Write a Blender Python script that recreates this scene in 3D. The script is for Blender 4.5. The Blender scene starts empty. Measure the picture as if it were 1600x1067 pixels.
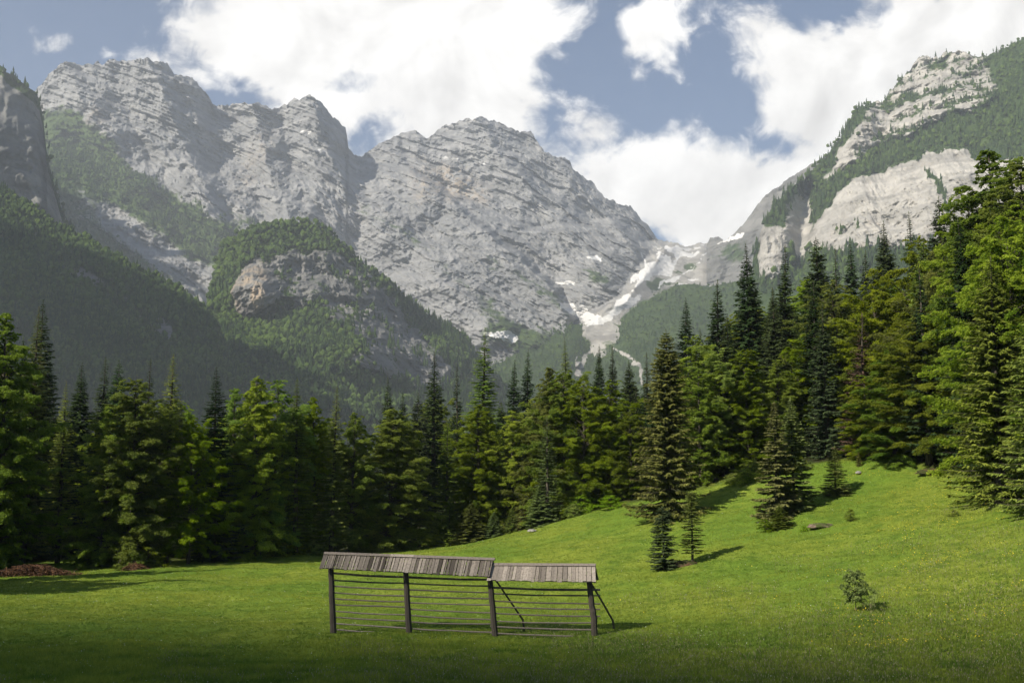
import bpy, math, random
import numpy as np
from mathutils import Vector

random.seed(7)
RNG = np.random.default_rng(7)
S = bpy.context.scene
COL = S.collection

# ---------------------------------------------------------------- camera
F = 1716.0; CX = 800.0; CY = 533.5
HORIZON = 734.0
PITCH = math.atan((HORIZON - CY) / F)
CAMZ = 8.5
cp, sp = math.cos(PITCH), math.sin(PITCH)

def ray(px, py):
    """direction through a point of the photograph, scaled so that y = 1"""
    a = (np.asarray(px, float) - CX) / F
    b = (CY - np.asarray(py, float)) / F
    y = cp - sp * b
    return a / y, (sp + cp * b) / y

def P(px, py, Y):
    a, b = ray(px, py)
    return np.stack([a * Y, np.broadcast_to(np.asarray(Y, float), np.shape(a * Y)), CAMZ + b * Y], -1)

cam_d = bpy.data.cameras.new('camera'); cam = bpy.data.objects.new('camera', cam_d); COL.objects.link(cam)
cam.location = (0, 0, CAMZ)
cam.rotation_euler = (math.pi / 2 + PITCH, 0, 0)
cam_d.sensor_width = 36; cam_d.lens = 36 * F / 1600
cam_d.clip_start = 0.5; cam_d.clip_end = 30000
S.camera = cam

# ---------------------------------------------------------------- light
SUN_EL = math.radians(38); SUN_PHI = math.radians(37)
LDIR = Vector((math.cos(SUN_EL) * math.cos(SUN_PHI), math.cos(SUN_EL) * math.sin(SUN_PHI), -math.sin(SUN_EL)))
sun_d = bpy.data.lights.new('sun', 'SUN'); sun = bpy.data.objects.new('sun', sun_d); COL.objects.link(sun)
sun_d.energy = 5.0; sun_d.angle = math.radians(0.33); sun_d.color = (1.0, 0.93, 0.80)
sun.rotation_euler = LDIR.to_track_quat('-Z', 'Y').to_euler()
sun.location = (0, 0, 3000)
S.view_settings.view_transform = 'Standard'
S.view_settings.look = 'None'
S.view_settings.exposure = 0.6
S.view_settings.gamma = 1.0
S.view_settings.use_curve_mapping = False
S.cycles.max_bounces = 6; S.cycles.diffuse_bounces = 3; S.cycles.glossy_bounces = 1
S.cycles.transmission_bounces = 3; S.cycles.transparent_max_bounces = 4; S.cycles.volume_bounces = 1
S.cycles.use_denoising = True
S.cycles.use_adaptive_sampling = True
S.cycles.adaptive_threshold = 0.02
S.cycles.sample_clamp_indirect = 6

# ---------------------------------------------------------------- noise
_perm = np.random.default_rng(3).permutation(256); _perm = np.concatenate([_perm, _perm, _perm])
_g = np.random.default_rng(5).normal(size=(256, 3)); _g /= np.linalg.norm(_g, axis=1)[:, None]
_g = _g.astype(np.float32)

def perlin(p):
    p = np.asarray(p, np.float64)
    sh = p.shape[:-1]; p = p.reshape(-1, 3)
    i = np.floor(p).astype(np.int64); f = (p - i).astype(np.float32); i &= 255
    u = f * f * f * (f * (f * 6 - 15) + 10)
    out = 0
    for dx in (0, 1):
        wx = u[:, 0] if dx else 1 - u[:, 0]
        a = _perm[i[:, 0] + dx]
        for dy in (0, 1):
            wy = u[:, 1] if dy else 1 - u[:, 1]
            b = _perm[a + i[:, 1] + dy]
            for dz in (0, 1):
                wz = u[:, 2] if dz else 1 - u[:, 2]
                h = _perm[b + i[:, 2] + dz]
                g = _g[h]
                out = out + wx * wy * wz * (g[:, 0] * (f[:, 0] - dx) + g[:, 1] * (f[:, 1] - dy) + g[:, 2] * (f[:, 2] - dz))
    return (out * 1.6).reshape(sh)

def fbm(p, o=5, gain=0.5, lac=2.03):
    p = np.asarray(p, float); a = 1; t = 0; n = 0
    for k in range(o):
        t = t + a * perlin(p + k * 17.3); n += a; a *= gain; p = p * lac
    return t / n

def ridged(p, o=5, gain=0.5, lac=2.07):
    p = np.asarray(p, float); a = 1; t = 0; n = 0
    for k in range(o):
        t = t + a * (1 - 2 * np.abs(perlin(p + k * 13.7))); n += a; a *= gain; p = p * lac
    return t / n

def sstep(a, b, x):
    t = np.clip((x - a) / (b - a), 0, 1); return t * t * (3 - 2 * t)

# ---------------------------------------------------------------- mesh helpers
def mesh_from(name, verts, faces, attrs=None, smooth=False, mat=None):
    """faces: (n,3) or (n,4) int array, or list of arrays of both"""
    me = bpy.data.meshes.new(name)
    verts = np.ascontiguousarray(verts, np.float32)
    if not isinstance(faces, list): faces = [faces]
    faces = [np.asarray(f, np.int32) for f in faces if len(f)]
    me.vertices.add(len(verts)); me.vertices.foreach_set('co', verts.ravel())
    loops = np.concatenate([f.ravel() for f in faces])
    sizes = np.concatenate([np.full(len(f), f.shape[1], np.int32) for f in faces])
    starts = np.concatenate([[0], np.cumsum(sizes)[:-1]]).astype(np.int32)
    me.loops.add(len(loops)); me.loops.foreach_set('vertex_index', loops)
    me.polygons.add(len(sizes)); me.polygons.foreach_set('loop_start', starts)
    me.polygons.foreach_set('use_smooth', np.full(len(sizes), smooth, bool))
    for k, v in (attrs or {}).items():
        v = np.asarray(v, np.float32)
        if v.ndim == 1:
            a = me.attributes.new(k, 'FLOAT', 'POINT'); a.data.foreach_set('value', v)
        else:
            a = me.attributes.new(k, 'FLOAT_COLOR', 'POINT')
            a.data.foreach_set('color', np.concatenate([v, np.ones((len(v), 1), np.float32)], 1).ravel())
    me.update(calc_edges=True); me.validate()
    if mat: me.materials.append(mat)
    return me

def link(name, me, parent=None, **props):
    o = bpy.data.objects.new(name, me); COL.objects.link(o)
    if parent: o.parent = parent
    for k, v in props.items(): o[k] = v
    return o

def empty(name, loc, **props):
    o = bpy.data.objects.new(name, None); COL.objects.link(o); o.location = loc
    o.empty_display_size = 0.3
    for k, v in props.items(): o[k] = v
    return o

def grid_faces(nu, nv):
    i = np.arange(nu * nv).reshape(nv, nu)
    return np.stack([i[:-1, :-1], i[:-1, 1:], i[1:, 1:], i[1:, :-1]], -1).reshape(-1, 4)

class Geo:
    """collects pieces (verts, faces, per-vertex tint) for one mesh"""
    def __init__(s): s.v = []; s.f3 = []; s.f4 = []; s.t = []; s.n = 0
    def add(s, v, f, tint=0.5):
        v = np.asarray(v, float).reshape(-1, 3); f = np.asarray(f, int) + s.n
        (s.f4 if f.shape[1] == 4 else s.f3).append(f)
        s.v.append(v); s.t.append(np.broadcast_to(np.asarray(tint, float), (len(v),))); s.n += len(v)
    def tube(s, pts, radii, sides=8, tint=0.5, cap=True):
        pts = np.asarray(pts, float); radii = np.asarray(radii, float); n = len(pts)
        d = np.gradient(pts, axis=0); d /= np.linalg.norm(d, axis=1)[:, None] + 1e-9
        ref = np.array([0.31, 0.87, 0.11]) if abs(d[0][2]) > 0.7 else np.array([0, 0, 1.0])
        a = np.cross(d, ref); a /= np.linalg.norm(a, axis=1)[:, None]; b = np.cross(d, a)
        th = np.arange(sides) * 2 * np.pi / sides
        v = pts[:, None] + radii[:, None, None] * (np.cos(th)[None, :, None] * a[:, None] + np.sin(th)[None, :, None] * b[:, None])
        f = []
        for k in range(n - 1):
            for j in range(sides):
                j2 = (j + 1) % sides
                f.append((k * sides + j, k * sides + j2, (k + 1) * sides + j2, (k + 1) * sides + j))
        v = v.reshape(-1, 3)
        if cap:
            v = np.concatenate([v, pts[[0]], pts[[-1]]])
            s.add(v, f, tint)
            b0 = s.n - len(v)
            s.f3.append(np.array([(b0 + len(v) - 2, b0 + (j + 1) % sides, b0 + j) for j in range(sides)]))
            q = b0 + (n - 1) * sides
            s.f3.append(np.array([(b0 + len(v) - 1, q + j, q + (j + 1) % sides) for j in range(sides)]))
        else:
            s.add(v, f, tint)
    def box(s, c, ex, ey, ez, tint=0.5):
        """box from centre and three half-axes"""
        c, ex, ey, ez = map(lambda q: np.asarray(q, float), (c, ex, ey, ez))
        v = [c + i * ex + j * ey + k * ez for k in (-1, 1) for j in (-1, 1) for i in (-1, 1)]
        s.add(v, [(0, 2, 3, 1), (4, 5, 7, 6), (0, 1, 5, 4), (1, 3, 7, 5), (3, 2, 6, 7), (2, 0, 4, 6)], tint)
    def leaves(s, c, a, n, l, w, tint, fold=0.15):
        """diamond leaf sprays: centres c, long axes a, normals n, lengths l, widths w"""
        a = a / (np.linalg.norm(a, axis=1)[:, None] + 1e-9)
        b = np.cross(n, a); b /= np.linalg.norm(b, axis=1)[:, None] + 1e-9
        n2 = np.cross(a, b)
        l = np.asarray(l)[:, None]; w = np.asarray(w)[:, None]
        v = np.stack([c - a * l * .5, c + b * w * .5 - n2 * w * fold - a * l * .05, c + a * l * .5, c - b * w * .5 - n2 * w * fold - a * l * .05], 1).reshape(-1, 3)
        m = len(c)
        s.add(v, np.arange(m * 4).reshape(m, 4), np.repeat(np.broadcast_to(tint, (m,)), 4))
    def mesh(s, name, mat, smooth=False):
        fs = []
        if s.f4: fs.append(np.concatenate(s.f4))
        if s.f3: fs.append(np.concatenate(s.f3))
        return mesh_from(name, np.concatenate(s.v), fs, {'tint': np.concatenate(s.t)}, smooth, mat)

# ---------------------------------------------------------------- material helpers
class NT:
    def __init__(s, name):
        s.m = bpy.data.materials.new(name); s.m.use_nodes = True; s.t = s.m.node_tree
        s.t.nodes.clear(); s.out = s.n('ShaderNodeOutputMaterial')
    def n(s, typ, ins=None, **kw):
        x = s.t.nodes.new(typ)
        for k, v in kw.items(): setattr(x, k, v)
        for k, v in (ins or {}).items():
            if isinstance(v, bpy.types.NodeSocket): s.t.links.new(v, x.inputs[k])
            else: x.inputs[k].default_value = v
        return x
    def math(s, op, a, b=0.0, c=0.0):
        return s.n('ShaderNodeMath', {0: a, 1: b, 2: c}, operation=op).outputs[0]
    def mix(s, f, a, b, blend='MIX'):
        x = s.t.nodes.new('ShaderNodeMix'); x.data_type = 'RGBA'; x.blend_type = blend; x.clamp_factor = True
        for k, v in ((0, f), (6, a), (7, b)):
            if isinstance(v, bpy.types.NodeSocket): s.t.links.new(v, x.inputs[k])
            else: x.inputs[k].default_value = v if k == 0 else (*v, 1)
        return x.outputs[2]
    def attr(s, name, out='Fac'):
        return s.n('ShaderNodeAttribute', attribute_name=name).outputs[out]
    def noise(s, scale, detail=5, rough=0.55, vec=None, dist=0.0, out=0):
        x = s.n('ShaderNodeTexNoise', {'Scale': scale, 'Detail': detail, 'Roughness': rough, 'Distortion': dist})
        if vec is not None: s.t.links.new(vec, x.inputs['Vector'])
        return x.outputs[out]
    def ramp(s, f, a, b):
        return s.n('ShaderNodeMapRange', {0: f, 1: a, 2: b, 3: 0.0, 4: 1.0}, interpolation_type='SMOOTHSTEP').outputs[0]
    def pos(s): return s.n('ShaderNodeNewGeometry').outputs['Position']
    def scaled(s, v, sc, rot=(0, 0, 0)):
        return s.n('ShaderNodeMapping', {'Vector': v, 'Scale': sc, 'Rotation': rot}).outputs[0]
    def bump(s, h, strength, dist, normal=None):
        d = {'Height': h, 'Strength': strength, 'Distance': dist}
        if normal is not None: d['Normal'] = normal
        return s.n('ShaderNodeBump', d).outputs[0]
    def surf(s, sh): s.t.links.new(sh, s.out.inputs['Surface']); return s.m

def bsdf(t, color, rough=0.9, normal=None, spec=0.2):
    d = {'Base Color': color if isinstance(color, bpy.types.NodeSocket) else (*color, 1), 'Roughness': rough, 'Specular IOR Level': spec}
    if normal is not None: d['Normal'] = normal
    return t.n('ShaderNodeBsdfPrincipled', d).outputs[0]
# ---------------------------------------------------------------- sky with clouds (world)
def make_world():
    w = bpy.data.worlds.new('World'); S.world = w; w.use_nodes = True
    t = NT.__new__(NT); t.t = w.node_tree; t.t.nodes.clear()
    out = t.n('ShaderNodeOutputWorld')
    sky = t.n('ShaderNodeTexSky', sky_type='NISHITA', sun_disc=False, sun_elevation=SUN_EL,
              sun_rotation=math.atan2(-LDIR.x, -LDIR.y), altitude=900, air_density=1.0, dust_density=0.4, ozone_density=4.0)
    g = t.n('ShaderNodeTexCoord').outputs['Generated']
    xyz = t.n('ShaderNodeSeparateXYZ', {0: g})
    yy = t.math('MAXIMUM', xyz.outputs[1], 0.02)
    u = t.math('DIVIDE', xyz.outputs[0], yy); v = t.math('DIVIDE', xyz.outputs[2], yy)
    uv = t.n('ShaderNodeCombineXYZ', {0: u, 1: v}).outputs[0]
    # wind-torn edges: warp the cloud plan with noise
    wn = t.noise(5.0, 5, 0.6, uv, out=1)
    wv = t.n('ShaderNodeVectorMath', {0: wn, 1: (0.5, 0.5, 0.5)}, operation='SUBTRACT').outputs[0]
    wv = t.n('ShaderNodeVectorMath', {0: wv, 3: 0.10}, operation='SCALE').outputs[0]
    q = t.n('ShaderNodeVectorMath', {0: uv, 1: wv}, operation='ADD').outputs[0]
    # cloud banks: (x, y, half width, half height, weight), as directions in the sky
    banks = [(590, 50, 330, 130, 1.3), (400, 85, 130, 70, .8), (300, 120, 70, 40, .6), (480, 150, 110, 70, .8), (780, 130, 110, 110, .9),
             (690, 190, 110, 60, .8), (235, 88, 38, 24, 1.0), (95, 55, 40, 26, .6), (175, 85, 40, 20, .30),
             (1010, 40, 75, 60, .85), (985, 115, 28, 40, .55), (890, 146, 26, 14, .5), (928, 205, 50, 32, 1.0), (1000, 232, 66, 38, 1.0), (955, 232, 60, 30, .9), (1060, 262, 60, 34, .9),
             (1030, 290, 160, 90, 1.1), (930, 260, 80, 45, .8), (1110, 325, 140, 90, 1.0), (1150, 275, 85, 60, .9),
             (1260, 170, 140, 110, 1.1), (1175, 165, 62, 56, .9), (1410, 70, 300, 110, 1.2), (1235, 45, 75, 60, .8), (1330, 20, 110, 60, .6),
             (1560, 40, 200, 100, .9), (1240, 280, 110, 80, .8), (560, 265, 40, 30, .8), (860, 280, 90, 70, .9),
             (-900, 100, 500, 120, .9), (-500, -400, 400, 200, .8), (500, -500, 500, 160, .8), (1500, -450, 500, 200, .9), (2400, 200, 500, 250, 1.)]
    gaps = [(566, 216, 26, 14, .8), (366, 150, 22, 16, .4), (1168, 232, 34, 18, .55), (1290, 2, 40, 18, .6), (870, 175, 40, 60, .3), (1110, 110, 60, 120, .9), (1085, 30, 30, 50, .8), (930, 80, 34, 60, .8), (900, 120, 50, 50, .8), (545, 130, 30, 12, .4)]
    tot = None
    for lst, sg in ((banks, 1), (gaps, -1)):
        for (px, py, rx, ry, wt) in lst:
            a, b = ray(px, py)
            d = t.n('ShaderNodeVectorMath', {0: q, 1: (float(a), float(b), 0)}, operation='SUBTRACT').outputs[0]
            d = t.n('ShaderNodeVectorMath', {0: d, 1: (F / rx, F / ry, 0)}, operation='MULTIPLY').outputs[0]
            d = t.n('ShaderNodeVectorMath', {0: d, 1: d}, operation='DOT_PRODUCT').outputs['Value']
            k = min(rx, ry) / 80.0
            e = t.math('MULTIPLY_ADD', t.math('SQRT', d), -k, k + (wt - .8) * .5)      # roughly the depth inside the bank
            if sg < 0: e = t.math('MULTIPLY', e, -1.0)
            tot = e if tot is None else t.math('SMOOTH_MAX' if sg > 0 else 'SMOOTH_MIN', tot, e, 0.10)
    n1 = t.noise(8.0, 10, 0.62, uv, dist=0.4); n4 = t.noise(34.0, 6, 0.6, uv, dist=0.6)
    dens = t.math('ADD', tot, t.math('MULTIPLY', t.math('SUBTRACT', n1, 0.5), 2.0))
    dens = t.math('ADD', dens, t.math('MULTIPLY', t.math('SUBTRACT', n4, 0.5), 0.9))
    alpha = t.math('POWER', t.ramp(dens, -0.10, 0.36), 0.9)
    # relief: lit from the upper left, grey where the cloud is thick and turned away
    off = t.n('ShaderNodeVectorMath', {0: uv, 1: (-0.012, 0.016, 0)}, operation='ADD').outputs[0]
    n2 = t.noise(8.0, 7, 0.52, uv, dist=0.4); n3 = t.noise(8.0, 7, 0.52, off, dist=0.4)
    rel = t.math('MULTIPLY', t.math('SUBTRACT', n2, n3), 2.6)
    big = t.noise(3.2, 3, 0.5, uv)
    sh = t.math('ADD', t.math('ADD', 0.78, rel), t.math('MULTIPLY', t.math('SUBTRACT', big, 0.5), 1.4))
    sh = t.n('ShaderNodeClamp', {0: sh, 1: 0.0, 2: 1.0}).outputs[0]
    ccol = t.mix(sh, (0.50, 0.48, 0.455), (0.97, 0.945, 0.905))
    bs = t.n('ShaderNodeBackground', {'Color': sky.outputs[0], 'Strength': 0.066})
    bc = t.n('ShaderNodeBackground', {'Color': ccol, 'Strength': 1.0})
    mx = t.n('ShaderNodeMixShader', {0: alpha, 1: bs.outputs[0], 2: bc.outputs[0]})
    t.t.links.new(mx.outputs[0], out.inputs['Surface'])
make_world()
# ---------------------------------------------------------------- terrain
ctrl = []
def cpx(px, py, Y): ctrl.append(tuple(P(px, py, Y)))
for a in [(517, 988, 58.3), (640, 990, 57.6), (774, 994, 56.8), (928, 995, 56.0), (800, 1067, 44), (0, 1067, 44.5), (1600, 1067, 42), (0, 880, 100),
          (0, 940, 70), (300, 875, 104), (400, 871, 107), (520, 866, 112), (600, 856, 119), (700, 852, 119), (800, 828, 117), (900, 806, 113), (1000, 784, 107),
          (1120, 764, 103), (1250, 737, 98), (1350, 735, 95), (1450, 748, 89), (1555, 785, 75), (1600, 802, 68), (1350, 830, 76), (1040, 892, 75),
          (1050, 815, 94), (1220, 805, 86), (1335, 955, 56), (1600, 1000, 48), (1600, 900, 57), (800, 905, 80), (1000, 905, 72),
          (1303, 777, 90), (1480, 850, 67), (200, 900, 88), (400, 930, 75)]: cpx(*a)
ctrl += [(-60, 150, 1), (-100, 60, 1), (-120, 120, 0), (0, 160, 3), (20, 200, 7), (30, 150, 13), (60, 150, 24), (60, 110, 15), (90, 70, 20), (120, 150, 36), (120, 250, 48),
         (0, 0, 6.7), (-30, 0, 7.2), (30, 0, 8.5), (-40, 25, 3), (40, 25, 6.5), (0, 22, 3.2), (0, -30, 9), (-80, 200, 0), (0, 300, 6), (-150, 300, 2)]
ctrl = np.array(ctrl)
_c = ctrl[:, :2]; _n = len(_c)
def _k(r): return np.where(r > 0, r * r * np.log(r + 1e-9), 0)
_A = np.zeros((_n + 3, _n + 3))
_A[:_n, :_n] = _k(np.linalg.norm(_c[:, None] - _c[None], axis=-1)) + np.eye(_n) * 25.0
_A[:_n, _n] = 1; _A[:_n, _n + 1:] = _c; _A[_n, :_n] = 1; _A[_n + 1:, :_n] = _c.T
_w = np.linalg.solve(_A, np.concatenate([ctrl[:, 2], [0, 0, 0]]))
def height(x, y):
    x = np.asarray(x, float); y = np.asarray(y, float); sh = np.broadcast(x, y).shape
    p = np.stack(np.broadcast_arrays(x, y), -1).reshape(-1, 2)
    q = p.copy(); q[:, 0] = np.clip(q[:, 0], -150, 150); q[:, 1] = np.clip(q[:, 1], -40, 290)
    h = np.empty(len(q))
    for i in range(0, len(q), 20000):
        r = np.linalg.norm(q[i:i + 20000, None] - _c[None], axis=-1)
        h[i:i + 20000] = _k(r) @ _w[:_n] + _w[_n] + q[i:i + 20000] @ _w[_n + 1:]
    d = np.linalg.norm(p - q, axis=1)
    far = np.where(p[:, 0] > 0, 40 * sstep(0, 300, p[:, 0]), 0) * sstep(-100, 300, p[:, 1]) + np.clip(p[:, 1] - 300, 0, 3000) * 0.02
    k = sstep(0, 500, d)
    h = h * (1 - k) + far * k
    return h.reshape(sh)

# where the wood stands: the meadow's rim as (px, Y) pairs
rim_px = np.array([-400, -100, 0, 150, 300, 420, 540, 620, 700, 800, 900, 1000, 1130, 1250, 1340, 1430, 1500, 1560, 1640, 1900])
rim_Y = np.array([70, 88, 97, 100, 104, 107, 112, 119, 119, 117, 113, 107, 103, 98, 95, 89, 83, 75, 64, 50])
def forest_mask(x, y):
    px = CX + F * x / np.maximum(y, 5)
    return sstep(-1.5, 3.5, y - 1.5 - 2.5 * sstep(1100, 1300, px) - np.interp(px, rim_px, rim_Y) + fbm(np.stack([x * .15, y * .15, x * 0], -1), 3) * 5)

def make_ground():
    def axis(lo, hi, step, far, n):
        core = np.arange(lo, hi + 1e-6, step)
        g = np.geomspace(step * 1.5, far, n)
        return np.concatenate([(lo - g)[::-1], core, hi + g])
    xs = axis(-75, 75, 0.5, 8000, 40); ys = axis(38, 125, 0.5, 9000, 40)
    X, Yg = np.meshgrid(xs, ys)
    Z = height(X, Yg)
    p3 = np.stack([X, Yg, Z * 0], -1)
    near = sstep(400, 100, np.abs(X)) * sstep(500, 150, np.abs(Yg))
    Z = Z + near * (fbm(p3 / 9, 4) * 0.45 + fbm(p3 / 2.2, 3) * 0.15)
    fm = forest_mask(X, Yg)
    v = np.stack([X, Yg, Z], -1).reshape(-1, 3)
    t = NT('meadow_turf')
    pos = t.pos()
    n1 = t.noise(0.09, 5, 0.6, pos); n2 = t.noise(0.9, 6, 0.65, pos); n3 = t.noise(6.0, 5, 0.7, pos)
    c = t.mix(t.ramp(n1, .36, .64), (0.135, 0.210, 0.024), (0.210, 0.252, 0.032))
    c = t.mix(t.math('MULTIPLY', t.ramp(n2, .42, .70), .75), c, (0.070, 0.130, 0.014))
    c = t.mix(t.math('MULTIPLY', t.ramp(n3, .45, .75), .5), c, (0.050, 0.085, 0.012))
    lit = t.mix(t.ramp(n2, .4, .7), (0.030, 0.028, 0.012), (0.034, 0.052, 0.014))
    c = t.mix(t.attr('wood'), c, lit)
    b = t.bump(n3, 0.9, 0.12); b = t.bump(n2, 0.7, 0.35, b)
    m = t.surf(bsdf(t, c, 0.95, b, 0.1))
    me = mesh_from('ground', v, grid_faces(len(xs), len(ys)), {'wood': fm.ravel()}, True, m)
    link('ground', me, kind='structure')
make_ground()
# ---------------------------------------------------------------- mountains
def rock_material(name, ca, cb, dip, veg_a, veg_b, band=0.5):
    t = NT(name)
    pos = t.pos()
    st = t.scaled(pos, (0.0022, 0.0022, 0.028), (0, dip, 0))
    n1 = t.noise(1.0, 7, 0.62, st, 0.6)
    n2 = t.noise(0.012, 8, 0.62, pos)
    vert = t.noise(1.0, 6, 0.6, t.scaled(pos, (0.045, 0.045, 0.006)))
    c = t.mix(t.ramp(n1, .38, .62), ca, cb)
    c = t.mix(t.math('MULTIPLY', t.ramp(n2, .48, .68), band), c, tuple(x * .45 for x in ca))
    scr = t.attr('scree'); inv = t.math('SUBTRACT', 1.0, scr)
    c = t.mix(t.math('MULTIPLY', inv, t.math('MULTIPLY', t.ramp(vert, .52, .70), band * .8)), c, tuple(x * .55 for x in cb))
    c = t.mix(t.math('MULTIPLY', t.attr('warm'), t.ramp(vert, .40, .6)), c, (0.37, 0.295, 0.215))
    c = t.mix(scr, c, t.mix(t.ramp(n2, .42, .68), (0.42, 0.395, 0.35), (0.24, 0.225, 0.205)))
    vn = t.noise(0.03, 5, 0.6, pos)
    vc = t.mix(t.ramp(vn, .35, .65), veg_a, veg_b)
    va = t.attr('veg')
    edge = t.math('ADD', va, t.math('MULTIPLY', t.math('SUBTRACT', t.noise(0.035, 6, .65, pos), .5), .9))
    c = t.mix(t.ramp(edge, .38, .62), c, vc)
    sn = t.math('ADD', t.attr('snow'), t.math('MULTIPLY', t.math('SUBTRACT', t.noise(0.02, 5, .6, pos), .5), .7))
    c = t.mix(t.ramp(sn, .50, .60), c, (0.66, 0.645, 0.62))
    
    b = t.bump(n1, 0.55, 9.0); b = t.bump(n2, 0.8, 10.0, b); b = t.bump(vert, t.math('MULTIPLY', inv, 0.4), 5.0, b)
    return t.surf(bsdf(t, c, 0.95, b, 0.1))

def blobs(px, py, lst):
    f = np.zeros_like(px)
    for (x, y, rx, ry, w, *r) in lst:
        a = math.radians(r[0]) if r else 0
        dx = (px - x); dy = (py - y)
        u = (dx * math.cos(a) + dy * math.sin(a)) / rx; v = (-dx * math.sin(a) + dy * math.cos(a)) / ry
        f = f + w * np.exp(-(u * u + v * v) ** 1.5 * .7)
    return f

def line(px, py, pts, width):
    """closeness to a broken line, 1 on it"""
    d = np.full(px.shape, 1e9)
    for (x0, y0), (x1, y1) in zip(pts[:-1], pts[1:]):
        vx, vy = x1 - x0, y1 - y0; L = vx * vx + vy * vy
        tt = np.clip(((px - x0) * vx + (py - y0) * vy) / L, 0, 1)
        d = np.minimum(d, np.hypot(px - x0 - tt * vx, py - y0 - tt * vy))
    return np.exp(-(d / width) ** 2)

MS = 1.3
def massif(name, sil, base, Yb, Yc, nu, nv, prof, disp, paint, mat, jag=5.0, jscale=26., seed=0, back=900., woods=None, warp=16., **props):
    sil = np.array(sil, float); base = np.array(base, float)
    us = np.linspace(sil[0, 0], sil[-1, 0], nu)
    top = np.interp(us, sil[:, 0], sil[:, 1]); bot = np.interp(us, base[:, 0], base[:, 1])
    z = np.zeros_like(us) + seed
    nk = max(3, int(16 / (us[1] - us[0]))); pad = np.pad(top, nk, mode='edge'); top_s = np.convolve(pad, np.ones(2 * nk + 1) / (2 * nk + 1), 'valid')
    top = top - jag * .9 * (ridged(np.stack([us / (jscale * .8), z + 3, z], -1), 4, .6) - .2)
    top = top + jag * fbm(np.stack([us / jscale, z, z], -1), 4, .6) * 1.6
    v = np.linspace(0, 1, nv)[:, None]
    PX = np.broadcast_to(us, (nv, nu)); PY = bot + (top - bot) * v
    wp = np.stack([PX / 60., PY / 45., PX * 0 + seed], -1)
    UX = PX + 30 * fbm(wp, 4)                       # ragged the plan's corners
    yb = MS * np.interp(UX, *np.array(Yb, float).T); yc = MS * np.interp(UX, *np.array(Yc, float).T)
    vv = np.clip((bot - PY) / (bot - top_s), 0, 1.15)
    Y0 = yb + (yc - yb) * prof(vv)
    W = P(PX, PY, Y0)
    Yd = Y0 - disp(W, v, PX, PY)
    W = P(PX, PY, Yd)
    # normals for slope
    du = np.gradient(W, axis=1); dv = np.gradient(W, axis=0)
    N = np.cross(du, dv); N /= np.linalg.norm(N, axis=-1)[..., None] + 1e-9
    w2 = np.stack([PX / 34., PY / 34., PX * 0 + seed + 4], -1)
    QX = PX + warp * fbm(w2, 5, .62); QY = PY + warp * fbm(w2 + 31.7, 5, .62)
    A = paint(W, N, QX, QY, v)
    # far side, falling away behind the crest
    rows = [W]; crest = W[-1]
    for k, (dd, dz) in enumerate([(.03, .02), (.10, .09), (.25, .25), (.5, .5), (1, .97)]):
        r = crest.copy(); r[:, 1] += back * dd; r[:, 0] += back * dd * crest[:, 0] / crest[:, 1]; r[:, 2] = crest[:, 2] * (1 - dz)
        rows.append(r[None])
    V = np.concatenate(rows)
    nr = V.shape[0]
    at = {}
    for k in ('veg', 'snow', 'warm', 'scree'):
        a = np.broadcast_to(A.get(k, 0.0), (nv, nu))
        at[k] = np.clip(np.concatenate([a, np.repeat(a[-1:], nr - nv, 0)]), 0, 1).ravel()
    me = mesh_from(name, V.reshape(-1, 3), grid_faces(nu, nr), at, True, mat)
    link(name, me, kind='structure', **props)
    if woods is not None:
        dens, hgt, frac = woods(W, N, PX, PY, v, A)
        # pick stands: cell area on the slope
        ar = np.linalg.norm(np.cross(du, dv), axis=-1) * dens
        return W, ar, hgt, frac

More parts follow.
